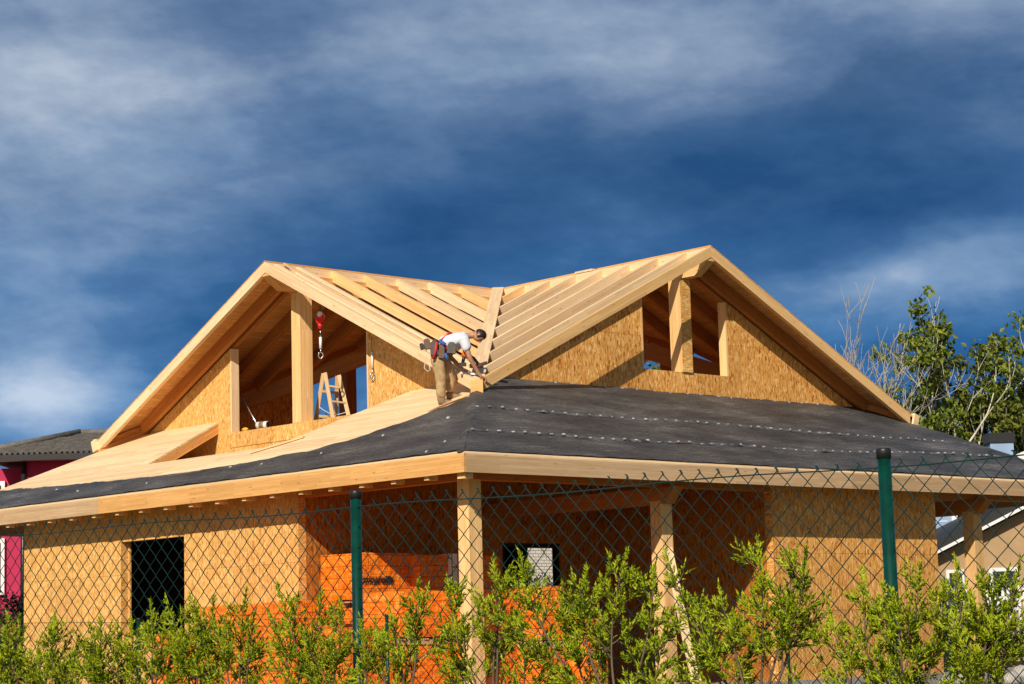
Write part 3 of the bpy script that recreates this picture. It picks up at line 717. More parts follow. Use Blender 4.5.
# wrapped packs of clay blocks ------------------------------------------------
def pack(x0, y0, z0, sx, sy, sz, label, seed, open_side=False, text=None, pallet=True):
    t = thing('block_pack', label, 'brick pack', (x0 + sx / 2, y0 + sy / 2, z0), 'orange wrapped packs of clay blocks')
    rr = random.Random(seed)
    ph = .10 if pallet else 0
    if pallet:
        mb = MB()
        for k in range(3): mb.abox(x0 + .02, x0 + sx - .02, y0 + .04 + k * (sy - .17), y0 + .13 + k * (sy - .17) if k < 2 else y0 + sy - .04, z0, z0 + .07) if False else None
        for k in range(3):
            yy = y0 + .03 + k * (sy - .16) / 2; mb.abox(x0 + .03, x0 + sx - .03, yy, yy + .10, z0 + .001, z0 + .068)
        for k in range(5):
            xx = x0 + .03 + k * (sx - .16) / 4; mb.abox(xx, xx + .10, y0 + .01, y0 + sy - .01, z0 + .07, z0 + .092)
        mb.build('pallet', M['timber_grey'], t)
    z1 = z0 + ph; h = sz - ph
    # film: a rounded, slightly sagging block
    n = 10; vs = []; idx = {}
    m_ = MB()
    def P(u, v, w_):
        p = V((u, v, w_)); q = V((p.x * sx / 2, p.y * sy / 2, p.z * h / 2))
        # round the edges
        r = .05
        lim = V((sx / 2 - r, sy / 2 - r, h / 2 - r)); cl = V((max(-lim.x, min(lim.x, q.x)), max(-lim.y, min(lim.y, q.y)), max(-lim.z, min(lim.z, q.z))))
        d_ = q - cl
        if d_.length > 1e-6: q = cl + d_.normalized() * min(d_.length, r)
        nn = mnoise.noise(V((q.x * 3 + seed, q.y * 3, q.z * 4))) * .022 + mnoise.noise(V((q.x * 9 + seed, q.y * 9, q.z * 7))) * .009
        q = q + V((p.x, p.y, p.z)).normalized() * nn
        return q + V((x0 + sx / 2, y0 + sy / 2, z1 + h / 2))
    for a in range(3):
        for sgn in (-1, 1):
            vs = []; uvs = []
            for i in range(n + 1):
                for j in range(n + 1):
                    e = [0, 0, 0]; e[a] = sgn; b1, b2 = [k for k in range(3) if k != a]
                    e[b1] = -1 + 2 * i / n; e[b2] = -1 + 2 * j / n
                    p = P(*e); vs.append(p)
                    uvs.append(((p.x if a != 0 else p.y) + seed * .37, (p.z if a != 2 else p.y) - z1))
            fs = []
            for i in range(n):
                for j in range(n):
                    q = (i * (n + 1) + j, (i + 1) * (n + 1) + j, (i + 1) * (n + 1) + j + 1, i * (n + 1) + j + 1)
                    flip = (sgn > 0) == (a == 1)
                    fs.append(q[::-1] if flip else q)
            m_.shared(vs, fs, 0, True, uvs)
    m_.build('film_wrap', M['film'], t)
    if open_side:
        mb = MB(); x1 = x0 + sx
        mb.abox(x1 - .22, x1 + .035, y0 - .035, y0 + .3, z1 + h * .18, z1 + h + .012); mb.build('bare_blocks', M['white_brick'], t)
    if text:
        cu = bpy.data.curves.new('print', 'FONT'); cu.body = text; cu.size = .17; cu.shear = .35; cu.extrude = .002; cu.offset = .006; cu.align_x = 'CENTER'
        o = bpy.data.objects.new('print', cu); col.objects.link(o)
        dg = bpy.context.evaluated_depsgraph_get(); me = bpy.data.meshes.new_from_object(o.evaluated_get(dg))
        bpy.data.objects.remove(o)
        o = bpy.data.objects.new('print', me); col.objects.link(o); me.materials.clear(); me.materials.append(M['ink'])
        o.parent = t; o.location = (-.40, -sy / 2 - .028, ph + h * .36); o.rotation_euler = (math.pi / 2, 0, 0)
    return t
g0 = fl
LV = [g0, .92, 1.60, 2.62]
pk = [
 (.95, 3.85, 1.72, 1.42, 1.0, .90, 'orange wrapped pack with black printed name, topmost in the corner beside the front wall', 11, False, 'Termoarcilla', True),
 (2.12, 3.62, 1.72, .86, 1.0, .86, 'torn orange pack baring pale blocks at its right end', 12, True, None, True),
 (3.10, 3.75, 1.72, 1.0, 1.0, .88, 'shaded orange pack on the top row, right of the torn one', 13, False, None, True),
 (.90, 3.75, .99, 1.45, 1.05, .72, 'orange pack carrying the printed one', 14, False, None, True),
 (2.42, 3.45, .99, 1.4, 1.05, .72, 'orange pack carrying the torn pack', 15, False, None, True),
 (.90, 3.7, g0, 1.45, 1.05, .71, 'lowest orange pack under the printed one', 16, False, None, True),
 (2.42, 3.4, g0, 1.4, 1.05, .71, 'lowest orange pack under the torn one', 17, False, None, True),
 (.12, 1.75, 1.08, 1.1, 1.1, .84, 'orange pack of the middle row, just left of the corner column', 18, False, None, True),
 (.12, 1.75, g0, 1.1, 1.1, .80, 'orange pack at the bottom of the middle row, left of the corner column', 19, False, None, True),
 (1.25, .95, 1.08, 1.1, 1.1, .84, 'orange pack directly behind the corner column in the upper middle row', 20, False, None, True),
 (1.25, .95, g0, 1.1, 1.1, .80, 'bottom orange pack behind the corner column', 21, False, None, True),
 (1.50, .0, .98, .52, .62, .93, 'slumped orange pack right of the corner column, below the bright doorway', 22, False, None, True),
 (1.50, .0, .0, .52, .62, .97, 'bottom orange pack under the slumped one right of the corner column', 23, False, None, True),
 (2.06, -.36, .0, .52, .58, 1.46, 'crumpled orange pack nearest the second porch column', 24, False, None, True),
 (-1.0, 1.75, .0, 1.0, 1.1, 1.36, 'low orange pack just right of the middle fence post', 25, False, None, True),
 (-.62, 3.5, .0, 1.05, 1.3, 1.82, 'tall orange pack standing outside at the end of the front wall', 26, False, None, True),
 (-.66, 4.9, .0, 1.0, 1.35, 1.80, 'orange pack standing outside against the front wall', 27, False, None, True),
 (-.64, 6.35, .0, 1.0, 1.2, 1.36, 'low orange pack outside nearest the dark window', 28, False, None, True),
]
for a in pk: pack(*a)

# ================================================================== the worker
def skin_mesh(verts, edges, radii, root=0, sub=1):
    me = bpy.data.meshes.new('tmp'); me.from_pydata([tuple(v) for v in verts], edges, []); o = bpy.data.objects.new('tmp', me); col.objects.link(o)
    o.modifiers.new('s', 'SKIN'); sv = me.skin_vertices[0].data
    for i, r in enumerate(radii):
        r = r if isinstance(r, tuple) else (r, r); sv[i].radius = r; sv[i].use_root = (i == root)
    if sub: mo = o.modifiers.new('u', 'SUBSURF'); mo.levels = sub; mo.render_levels = sub
    dg = bpy.context.evaluated_depsgraph_get(); res = bpy.data.meshes.new_from_object(o.evaluated_get(dg))
    vs = [v.co.copy() for v in res.vertices]; fs = [tuple(p.vertices) for p in res.polygons]
    bpy.data.objects.remove(o); bpy.data.meshes.remove(res)
    return vs, fs
J = dict(pelvis=(2.33, 3.286, 6.02), waist=(2.434, 3.168, 6.145), chest=(2.59, 3.006, 6.235), neck=(2.71, 2.885, 6.262), head=(2.795, 2.80, 6.262),
 hipn=(2.256, 3.228, 5.955), kneen=(2.338, 3.209, 5.526), ankn=(2.379, 3.269, 5.175), toen=(2.42, 3.23, 5.145),
 hipf=(2.435, 3.331, 5.99), kneef=(2.635, 3.288, 5.622), ankf=(2.65, 3.36, 5.30), toef=(2.69, 3.32, 5.275),
 shn=(2.545, 2.829, 6.164), eln=(2.616, 2.77, 5.85), wrn=(2.80, 2.76, 5.60), hdn=(2.862, 2.735, 5.53),
 shf=(2.741, 3.102, 6.229), elf=(2.62, 3.30, 5.95), wrf=(2.74, 3.12, 5.72), hdf=(2.786, 3.06, 5.66))
J = {k: V(v) for k, v in J.items()}
man = thing('person', 'worker in white T-shirt and khaki trousers bending over the roof valley', 'person', (2.42, 3.28, 5.09))
names = list(J); ix = {n: i for i, n in enumerate(names)}
ed = [('pelvis', 'waist'), ('waist', 'chest'), ('chest', 'neck'), ('neck', 'head'), ('pelvis', 'hipn'), ('hipn', 'kneen'), ('kneen', 'ankn'), ('ankn', 'toen'), ('pelvis', 'hipf'), ('hipf', 'kneef'), ('kneef', 'ankf'), ('ankf', 'toef'),
      ('chest', 'shn'), ('shn', 'eln'), ('eln', 'wrn'), ('wrn', 'hdn'), ('chest', 'shf'), ('shf', 'elf'), ('elf', 'wrf'), ('wrf', 'hdf')]
rad = dict(pelvis=.125, waist=.115, chest=.13, neck=.058, head=.062, hipn=.09, kneen=.06, ankn=.042, toen=.035, hipf=.09, kneef=.06, ankf=.042, toef=.035, shn=.062, eln=.045, wrn=.03, hdn=.026, shf=.062, elf=.045, wrf=.03, hdf=.026)
body = MB()
vs, fs = skin_mesh([J[n] for n in names], [(ix[a], ix[b_]) for a, b_ in ed], [rad[n] for n in names], 0, 2); body.shared(vs, fs, 0, True)
# head: skull axis from neck to crown, face turned to the ground and the work
hd = (J['head'] - J['neck']).normalized(); hc = J['head'] + hd * .055 - Z * .005
up_ = (hd + Z * .10).normalized(); fw = (-Z * .9 + RH * .42); fw = (fw - up_ * fw.dot(up_)).normalized(); sd = up_.cross(fw)
HM = Matrix((sd, fw, up_)).transposed()
def headshape(p):
    x, y, z = p
    if z < 0: y *= 1 + .12 * (z / .1); x *= 1 + .22 * (z / .1)
    if z < -.02 and y > 0: y += .012
    return V((x, y, z))
body.ball(hc, .112, 18, 14, 0, (.72, .90, 1.06), HM, headshape)
def hp(x, y, z): return hc + HM @ V((x, y, z))
body.tube([hp(0, .098, .025), hp(0, .122, -.012), hp(0, .10, -.022)], [.010, .017, .010], 7)           # nose
for sx in (-1, 1): body.ball(hp(sx * .082, -.005, -.005), .03, 8, 6, 0, (.35, .7, 1.1), HM)               # ears
body.tube([hp(-.025, .096, -.052), hp(0, .103, -.052), hp(.025, .096, -.052)], .008, 6)                   # lips
# hands: palm already grown; five fingers each, closed on what they hold
def fingers(hand, wrist, curl, side):
    d_ = (J[hand] - J[wrist]).normalized(); s2 = d_.cross(curl).normalized()
    for k, (L, o) in enumerate(((.062, -.03), (.072, -.011), (.068, .009), (.052, .028))):
        b_ = J[hand] + s2 * o + d_ * .01; p1 = b_ + d_ * L * .55; p2 = p1 + (d_ * .4 + curl * .7).normalized() * L * .45; p3 = p2 + (curl - d_ * .3).normalized() * L * .35
        body.tube([b_, p1, p2, p3], [.0105, .010, .009, .007], 6)
    b_ = J[wrist].lerp(J[hand], .55) + s2 * side * .028; p1 = b_ + (s2 * side * .7 + d_ * .6 + curl * .3).normalized() * .04; p2 = p1 + (d_ * .8 + curl * .6).normalized() * .032
    body.tube([b_, p1, p2], [.013, .0115, .008], 6)
fingers('hdn', 'wrn', (RH * .3 - Z).normalized(), -1); fingers('hdf', 'wrf', (RH * .2 - Z).normalized(), 1)
body.build('body', M['skin'], man)
# eyes
mb = MB()
for sx in (-1, 1): mb.ball(hp(sx * .034, .088, .02), .012, 8, 6)
mb.build('eyes', M['black_plastic'], man)
mb = MB()
def hairshape(p):
    x, y, z = p
    n = mnoise.noise(V((x * 40, y * 40, z * 40))) * .008
    q = V((x, y, z)); q = q * (1 + n / .12)
    if y > .055 and z < .075: q.y = .045
    if z < -.03: q = q * .80
    return q
mb.ball(hc, .121, 20, 14, 0, (.74, .90, 1.04), HM, hairshape)
mb.build('hair', M['hair'], man)
# T-shirt with short sleeves: its own surface just outside the body
def inter(a, b_, t): return J[a].lerp(J[b_], t)
tv = [inter('pelvis', 'waist', .62), J['waist'], J['chest'], inter('chest', 'neck', .72), J['shn'], inter('shn', 'eln', .62), J['shf'], inter('shf', 'elf', .62)]
vs, fs = skin_mesh(tv, [(0, 1), (1, 2), (2, 3), (2, 4), (4, 5), (2, 6), (6, 7)], [.165, .165, .178, .085, .098, .088, .098, .088], 2, 2)
mb = MB(); mb.shared([v + v.normalized() * 0 + V((0, 0, mnoise.noise(v * 12) * .022)) for v in vs], fs, 0, True); mb.build('t_shirt', M['shirt'], man)
tv = [inter('pelvis', 'waist', .45), J['pelvis'], J['hipn'], inter('hipn', 'kneen', .5), J['kneen'], inter('kneen', 'ankn', .55), inter('kneen', 'ankn', .98), J['hipf'], inter('hipf', 'kneef', .5), J['kneef'], inter('kneef', 'ankf', .95)]
vs, fs = skin_mesh(tv, [(0, 1), (1, 2), (2, 3), (3, 4), (4, 5), (5, 6), (1, 7), (7, 8), (8, 9), (9, 10)], [.155, .168, .140, .122, .098, .094, .088, .140, .120, .096, .086], 1, 2)
mb = MB(); mb.shared([v + (v - J['kneen']).normalized() * mnoise.noise(v * 15) * .026 for v in vs], fs, 0, True); mb.build('trousers', M['trousers'], man)
for a, b_ in (('ankn', 'toen'), ('ankf', 'toef')):
    d_ = V((.62, -.60, 0)).normalized(); p = J[a] - Z * .035
    mb = MB(); vs, fs = skin_mesh([J[a] + Z * .05, p, p + d_ * .13 - Z * .012, p + d_ * .23 - Z * .018, p - d_ * .05 - Z * .012], [(0, 1), (1, 2), (2, 3), (1, 4)], [.058, .055, .05, .042, .045], 1, 2)
    mb.shared(vs, fs, 0, True); mb.build('work_boot', M['boot'], man)
# harness straps and loaded tool belt
bc = inter('pelvis', 'waist', .35); bt = (J['waist'] - J['pelvis']).normalized()
mb = MB(); A_ = bt.orthogonal().normalized(); B_ = bt.cross(A_)
ring = [bc + (A_ * math.cos(t) + B_ * math.sin(t)) * .168 for t in [i * 2 * math.pi / 20 for i in range(21)]]
vs = []
for p in ring: vs += [p - bt * .035, p + bt * .035, p + bt * .035 + (p - bc).normalized() * .012, p - bt * .035 + (p - bc).normalized() * .012]
fs = [(i * 4 + k, i * 4 + (k + 1) % 4, i * 4 + 4 + (k + 1) % 4, i * 4 + 4 + k) for i in range(20) for k in range(4)]
mb.shared(vs, fs, 0, True); belt = mb.build('tool_belt', M['leather'], man)
cside = (-FH)                                   # side turned to the camera
def pouch(c_, sx, sy, sz, mat, name, lean=0.0):
    sx, sz = sx * .82, sz * .86; a1 = (RH + Z * lean).normalized(); a2 = FH; a3 = a1.cross(a2) * -1
    m_ = MB(); c_ = V(c_)
    prof = [(-sx, sz), (sx, sz), (sx * .9, -sz * .6), (sx * .5, -sz), (-sx * .5, -sz), (-sx * .9, -sz * .6)]
    m_.prism([c_ + a1 * x + a3 * z - a2 * sy for x, z in prof], a2 * sy * 2, a1, a3); return m_.build(name, M[mat], belt)
pb = bc + cside * .17
pouch(pb - RH * .21 + Z * .05, .075, .06, .10, 'leather', 'pouch', .2)
pouch(pb - RH * .10 - Z * .03, .085, .055, .13, 'grey_cloth', 'pouch', .1)
pouch(pb + RH * .03 - Z * .09, .06, .05, .13, 'leather', 'pouch', -.1)
pouch(pb + RH * .20 - Z * .03, .09, .06, .11, 'grey_cloth', 'pouch', -.1)
pouch(pb - RH * .30 + Z * .01, .05, .06, .06, 'black_plastic', 'pouch', .3)
mb = MB(); mb.tube([pb - RH * .05 + Z * .06 - FH * .05, pb - RH * .07 - Z * .08 - FH * .065, pb - RH * .12 - Z * .22 - FH * .05], .026, 6); mb.build('red_strap', M['red_cloth'], belt)
mb = MB(); mb.tube([pb + RH * .0 + Z * .10 - FH * .03, pb + RH * .09 + Z * .02 - FH * .05], .035, 6); mb.build('blue_strap', M['blue_cloth'], belt)
mb = MB(); mb.tube([pb + RH * .09 - Z * .12 - FH * .03, pb + RH * .13 - Z * .24 - FH * .02], .03, 6); mb.build('blue_strap', M['blue_cloth'], belt)
mb = MB(); q = pb - RH * .22 - Z * .06
mb.tube([q, q - Z * .16 - RH * .03, q - Z * .30 - RH * .05, q - Z * .36 + RH * .0, q - Z * .33 + RH * .05, q - Z * .2 + RH * .03], .009, 5); mb.build('rope_loop', M['rope'], belt)
for sgn in (-1, 1):
    off = cside * .10 * sgn * -1
    mb = MB(); a0 = bc + cside * sgn * .12 + Z * .12; a1 = J['chest'] + cside * sgn * .10 + Z * .135; a2 = J['neck'] + cside * sgn * .10 + Z * .06; a3 = J['shn' if sgn == 1 else 'shf'].lerp(J['chest'], .3) - Z * .13
    pts = [bc + cside * sgn * .165 + Z * .02, bc + cside * sgn * .165 - Z * .03 + RH * .12, J['waist'].lerp(J['chest'], .4) + cside * sgn * .15 - Z * .03, J['waist'].lerp(J['chest'], .9) + cside * sgn * .13 - Z * .09]
    mb.tube(pts, .024, 6)
    pts = [bc + cside * sgn * .15 + Z * .09, J['waist'].lerp(J['chest'], .35) + cside * sgn * .08 + Z * .140, J['chest'] + cside * sgn * .10 + Z * .148]
    mb.tube(pts[:2], .022, 6); mb.build('harness_strap', M['red_cloth'], man)

# things he holds or wears that lift away
q = J['hdn'] + RH * .02 - Z * .035
kt = thing('hand_scraper', 'small shiny scraper in the worker right hand', 'hand tool', q)
mb = MB(); mb.tube([q - RH * .05 + Z * .01, q + RH * .05], .014, 7); mb.build('handle', M['black_plastic'], kt)
mb = MB(); mb.box(q + RH * .075 - Z * .01, RH, FH, Z, .04, .035, .004); mb.build('blade', M['steel'], kt)
q = J['hdf'] - Z * .03
st = thing('stapler', 'white and black hand stapler held low in the worker left hand', 'stapler', q)
mb = MB(); mb.box(q + RH * .05, (RH - Z * .12).normalized(), FH, (Z + RH * .12).normalized(), .15, .018, .016); mb.build('lever', M['white_paint'], st)
mb = MB(); mb.box(q + RH * .04 - Z * .045, (RH - Z * .05).normalized(), FH, (Z + RH * .05).normalized(), .13, .02, .022); mb.build('body', M['black_plastic'], st)
q = V((2.66, 2.93, 5.92))
dr = thing('cordless_drill', 'orange and black cordless drill hanging below the worker chest', 'drill', q)
mb = MB(); mb.tube([q - RH * .06 + Z * .03, q + RH * .06 - Z * .01, q + RH * .10 - Z * .03], [.045, .05, .03], 10); mb.build('motor_housing', M['orange_plastic'], dr)
mb = MB(); mb.tube([q + RH * .10 - Z * .03, q + RH * .16 - Z * .05], [.03, .016], 8); mb.build('chuck', M['black_plastic'], dr)
mb = MB(); mb.tube([q - RH * .02, q - RH * .05 - Z * .13], [.03, .028], 8); mb.build('grip', M['black_plastic'], dr)
mb = MB(); mb.box(q - RH * .05 - Z * .155, RH, FH, Z, .06, .04, .03); mb.build('battery', M['black_plastic'], dr)
mb = MB(); mb.tube([q - RH * .03 + Z * .06, q - RH * .05 + Z * .22], .010, 5); mb.build('hanging_strap', M['black_plastic'], dr)
q = V((2.93, 2.93, E0 + 1.86))
ng = thing('nail_gun', 'dark nail gun lying at the foot of the valley plank', 'nail gun', q)
mb = MB(); mb.tube([q - RH * .14, q + RH * .10], [.035, .045], 9); mb.build('barrel', M['leather'], ng)
mb = MB(); mb.box(q + RH * .10 + Z * .03, (RH + Z * .3).normalized(), FH, (Z - RH * .3).normalized(), .07, .035, .025); mb.build('magazine', M['black_plastic'], ng)
mb = MB(); mb.tube([q + RH * .02 + Z * .02, q - RH * .06 + Z * .13], [.028, .024], 8); mb.build('grip', M['leather'], ng)

# ================================================================== chain-link fences
def chain_link(fence, a, b_, z0, z1, pitch, r, n, seed, name='wire_mesh', rise=0.0, zig=True):
    """zig-zag wires woven between a and b_ (points on the ground line)"""
    a, b_ = V(a), V(b_); L = (b_ - a); ln = L.length; L.normalize(); nr = L.cross(Z)
    m_ = MB(); rr = random.Random(seed); half = pitch / 2; i = 0
    wires = int(ln / half)
    for i in range(wires):
        t = i * half; pts = []; k = 0
        top = z1 + rise * (1 - t / ln) + .012 * math.sin(t * 1.7) + .006 * math.sin(t * 5.1 + 1)
        nz = int((top - z0) / half)
        ph = i % 2
        for k in range(nz + 1):
            z = top - k * half
            s2 = half / 2 * (1 if ((k + i) % 2 == 0) else -1)
            jit = rr.uniform(-.0012, .0012)
            q = a + L * (t + s2 + jit) + Z * (z - a.z) + nr * (r * .9 * (1 if (k + i) % 2 else -1))
            pts.append(q)
        # knuckled top
        m_.tube(pts, r, n, 0, False, False)
        if zig:
            q = pts[0]; m_.tube([q - Z * .004 + L * .004, q + Z * .010 - L * .003, q + Z * .011 - L * .009], r, n, 0, False, False)
    return m_.build(name, M['wire'], fence)
fa, fb = V((-15.80, -13.55, gz(-15.8, -13.5))), V((-15.12, -20.75, gz(-15.1, -20.7)))
fence = thing('chain_link_fence', 'tall green chain-link fence with black-capped posts across the foreground', 'fence', fa.lerp(fb, .5))
chain_link(fence, fa, fb, -.36, 1.697, .0849, .0022, 4, 1, rise=.045)
def fz(y): return 1.712 + (y + 19.516) * .010
for zz in (1.668, .6, -.2):
    mb = MB(); pts = []
    for i in range(41):
        p = fa.lerp(fb, i / 40); pts.append(V((p.x, p.y, zz + .006 * math.sin(i * .7) + (0 if zz < 1 else .045 * (1 - i / 40)))))
    mb.tube(pts, .0026, 5, 0, True, False); mb.build('tension_wire', M['wire'], fence)
for (x, y, zt, lean) in ((-15.247, -19.519, 1.735, -.014), (-15.486, -16.917, 1.765, .0), (-15.73, -14.29, 1.79, 0)):
    q = V((x, y, gz(x, y))) + V((.014, 0, 0)); tp = V((x + .014, y, zt)) + RH * lean
    mb = MB(); mb.tube([q - Z * .1, tp - Z * .03], .0228, 16); po = mb.build('post', M['green_paint'], fence)
    mb = MB(); mb.tube([tp - Z * .034, tp - Z * .006, tp], [.0255, .0255, .0235], 16); mb.build('post_cap', M['black_plastic'], po)
# lower fence beyond it
fa2, fb2 = V((-9.6, -2.5, .0)), V((11.2, -2.5, .0))
fen2 = thing('chain_link_fence', 'low green chain-link fence on thin posts standing close in front of the house', 'fence', fa2.lerp(fb2, .5))
chain_link(fen2, fa2, fb2, .02, 1.44, .085, .0021, 3, 2, zig=False)
mb = MB(); mb.tube([V((x, -2.5, 1.44 + .01 * math.sin(x * 2))) for x in [-9.6 + .52 * i for i in range(41)]], .0035, 4, 0, True, False); mb.build('tension_wire', M['wire'], fen2)
for x in (-7.35, -3.62, .28, 4.28, 8.4):
    mb = MB(); mb.tube([(x, -2.54, -.05), (x, -2.54, 1.46)], .024, 10); po = mb.build('post', M['green_paint'], fen2)
    mb = MB(); mb.tube([(x, -2.54, 1.46), (x, -2.54, 1.485)], .028, 10); mb.build('post_cap', M['black_plastic'], po)

# ================================================================== conifer hedge in front of the fence
def leaflet(m_, p, d, L, wd, rr):
    """one scaly shoot: a three-sided spindle"""
    d = d.normalized(); a = d.orthogonal().normalized(); a.rotate(Matrix.Rotation(rr.uniform(0, 6.3), 3, d)); b_ = d.cross(a)
    m1 = p + d * L * .35; t = p + d * L
    r3 = [m1 + (a * math.cos(x) + b_ * math.sin(x)) * wd for x in (0, 2.09, 4.19)]
    i = len(m_.v); m_.v += [tuple(p), tuple(r3[0]), tuple(r3[1]), tuple(r3[2]), tuple(t)]
    for f in ((0, 2, 1), (0, 3, 2), (0, 1, 3), (4, 1, 2), (4, 2, 3), (4, 3, 1)):
        m_.f.append(tuple(i + k for k in f)); m_.uv += [(0, 0)] * 3; m_.mi.append(0); m_.sm.append(False)
def spray(m_, p, d, L, rr, wd=.0030):
    """flat feathery plume: an axis with paired twigs, each twig carrying scale shoots"""
    d = d.normalized(); sd = d.cross(Z); sd = sd.normalized() if sd.length > .1 else V((1, 0, 0)); sd.rotate(Matrix.Rotation(rr.uniform(-1.2, 1.2), 3, d))
    n = max(3, int(L / .0088)); q = p.copy(); bend = V((rr.uniform(-.35, .35), rr.uniform(-.35, .35), rr.uniform(.0, .7)))
    for i in range(n):
        t = i / n; dd = (d + bend * t).normalized(); q = q + dd * L / n
        ll = (.030 * (1 - t) ** .7 + .008) * rr.uniform(.6, 1.3) * min(1, L / .06)
        for sgn in (-1, 1):
            if rr.random() < .1: continue
            td = (dd * 1.15 + sd * sgn * .62 + V((rr.uniform(-.3, .3), rr.uniform(-.3, .3), rr.uniform(-.15, .4)))).normalized()
            leaflet(m_, q, td, ll, wd * .85, rr)
            if ll > .018:
                s2 = td.orthogonal(); s2.rotate(Matrix.Rotation(rr.uniform(0, 6.3), 3, td))
                leaflet(m_, q + td * ll * .30, td + s2 * .55, ll * .5, wd * .75, rr); leaflet(m_, q + td * ll * .45, td - s2 * .55, ll * .45, wd * .75, rr); leaflet(m_, q + td * ll * .65, td + s2 * .4, ll * .4, wd * .7, rr)
        leaflet(m_, q, dd, L / n * 2.0, wd * .9, rr)
def shrub(base, tips, label, seed, fill=1.0):
    rr = random.Random(seed); base = V(base); gr = V((base.x, base.y, gz(base.x, base.y)))
    t = thing('conifer_shrub', label, 'shrub', gr, 'young conifers of the hedge before the fence')
    fol = MB(); wood = MB()
    top = max(q[2] for q in tips); st_top = gr.lerp(V((base.x, base.y, top)), .70)
    wood.tube([gr - Z * .05, gr.lerp(st_top, .5) + V((rr.uniform(-.03, .03), rr.uniform(-.03, .03), 0)), st_top], [.016, .012, .006], 7)
    tips = list(tips)
    for q in range(1 if base.y > -16.8 else 0):
        tips.append((base.x + rr.uniform(-.12, .02), base.y + rr.choice((-1, 1)) * rr.uniform(.10, .30), top - rr.uniform(.22, .40)))
    for tip in tips:
        tip = V(tip) + V((rr.uniform(-.06, .06) - .02, 0, 0)) * .7 - Z * rr.uniform(.035, .075)
        dx = V((tip.x - base.x, tip.y - base.y, 0)).length
        zf = max(gr.z + .45, tip.z - .42 - dx * .45)
        f0 = gr.lerp(st_top, max(.2, min(1, (zf - gr.z) / (st_top.z - gr.z))))
        mid = f0.lerp(tip, .5) + V((rr.uniform(-.05, .05), rr.uniform(-.09, .09), rr.uniform(-.05, .02))) + (tip - f0).cross(Z).cross(tip - f0).normalized() * -0.0 + V((tip.x - f0.x, tip.y - f0.y, -.2)) * .16
        pts = [f0.lerp(mid, u_) .lerp(mid.lerp(tip, u_), u_) for u_ in [k / 14 for k in range(15)]]
        wood.tube(pts, [.006 - .0045 * k / 14 for k in range(15)], 5)
        ln = sum((pts[k + 1] - pts[k]).length for k in range(14))
        thick = rr.uniform(.8, 1.35)
        def at(u_):
            fi = min(13.99, u_ * 14); return pts[int(fi)].lerp(pts[int(fi) + 1], fi - int(fi)), (pts[int(fi) + 1] - pts[int(fi)]).normalized()
        n = max(4, int(ln / .058 * fill * rr.uniform(.7, 1.25)))
        for k in range(n):
            u_ = .30 + .62 * (k + rr.random() * .8) / n; p, d = at(u_)
            if rr.random() < .55 * max(0, .6 - u_): continue
            an = k * 2.4 + rr.uniform(-.6, .6); a = d.orthogonal().normalized(); a.rotate(Matrix.Rotation(an, 3, d))
            L = (.04 + .14 * min(1, (1 - u_) * 1.5)) * rr.uniform(.45, 1.25) * thick
            bd = (d * .6 + a * rr.uniform(.85, 1.3) + Z * .1).normalized(); cur = Z * rr.uniform(.1, .5) * L
            bp = [p + bd * L * t + cur * t * t for t in (0, .25, .5, .75, 1)]
            wood.tube(bp, [.0028, .0024, .002, .0015, .0008], 4, 0, True, False)
            ns = max(3, int(L / .011))
            for q in range(ns):
                tt = .22 + .78 * (q + .5) / ns; fi = min(3.99, tt * 4); pp = bp[int(fi)].lerp(bp[int(fi) + 1], fi - int(fi)); dd = (bp[int(fi) + 1] - bp[int(fi)]).normalized()
                a2 = dd.orthogonal().normalized(); a2.rotate(Matrix.Rotation(q * 2.4 + rr.uniform(-.5, .5), 3, dd))
                spray(fol, pp, dd * .9 + a2 * .75 + Z * .15, (.022 + .055 * (1 - tt)) * rr.uniform(.6, 1.25), rr)
            spray(fol, bp[4] - bd * .012, bp[4] - bp[3], .035, rr)
        m2 = int(ln * .35 / .010)
        for k in range(m2):
            u_ = .62 + .38 * k / m2; p, d = at(u_); a = d.orthogonal().normalized(); a.rotate(Matrix.Rotation(k * 2.4, 3, d))
            spray(fol, p, d * .9 + a * .8, (.022 + .07 * (1 - u_)) * rr.uniform(.6, 1.3), rr)
        for k in range(3): spray(fol, tip - (pts[14] - pts[13]).normalized() * .03 * k, (pts[14] - pts[12]), .05, rr)
    # low filling branches
    for k in range(4 if base.y > -16.8 else 1):
        an = rr.uniform(0, 6.28); z = rr.uniform(.35, 1.0); p0 = gr.lerp(V((base.x, base.y, 1.25)), z * .72 + .08)
        d = V((math.cos(an) * .55, math.sin(an), .75 + rr.uniform(-.2, .3))).normalized(); L = rr.uniform(.16, .34)
        pts = [p0 + d * L * q + Z * .06 * q * q for q in (0, .33, .66, 1)]
        wood.tube(pts, [.004, .003, .002, .001], 4)
        for j in range(int(L / .012)):
            u_ = .1 + .9 * j / (L / .012); fi = min(2.99, u_ * 3); p = pts[int(fi)].lerp(pts[int(fi) + 1], fi - int(fi))
            a = d.orthogonal().normalized(); a.rotate(Matrix.Rotation(j * 2.4, 3, d)); spray(fol, p, d * .9 + a * .8, (.03 + .085 * (1 - u_)) * rr.uniform(.6, 1.2), rr)
    wood.build('stem', M['bark'], t); fol.build('foliage', M['conifer'], t)
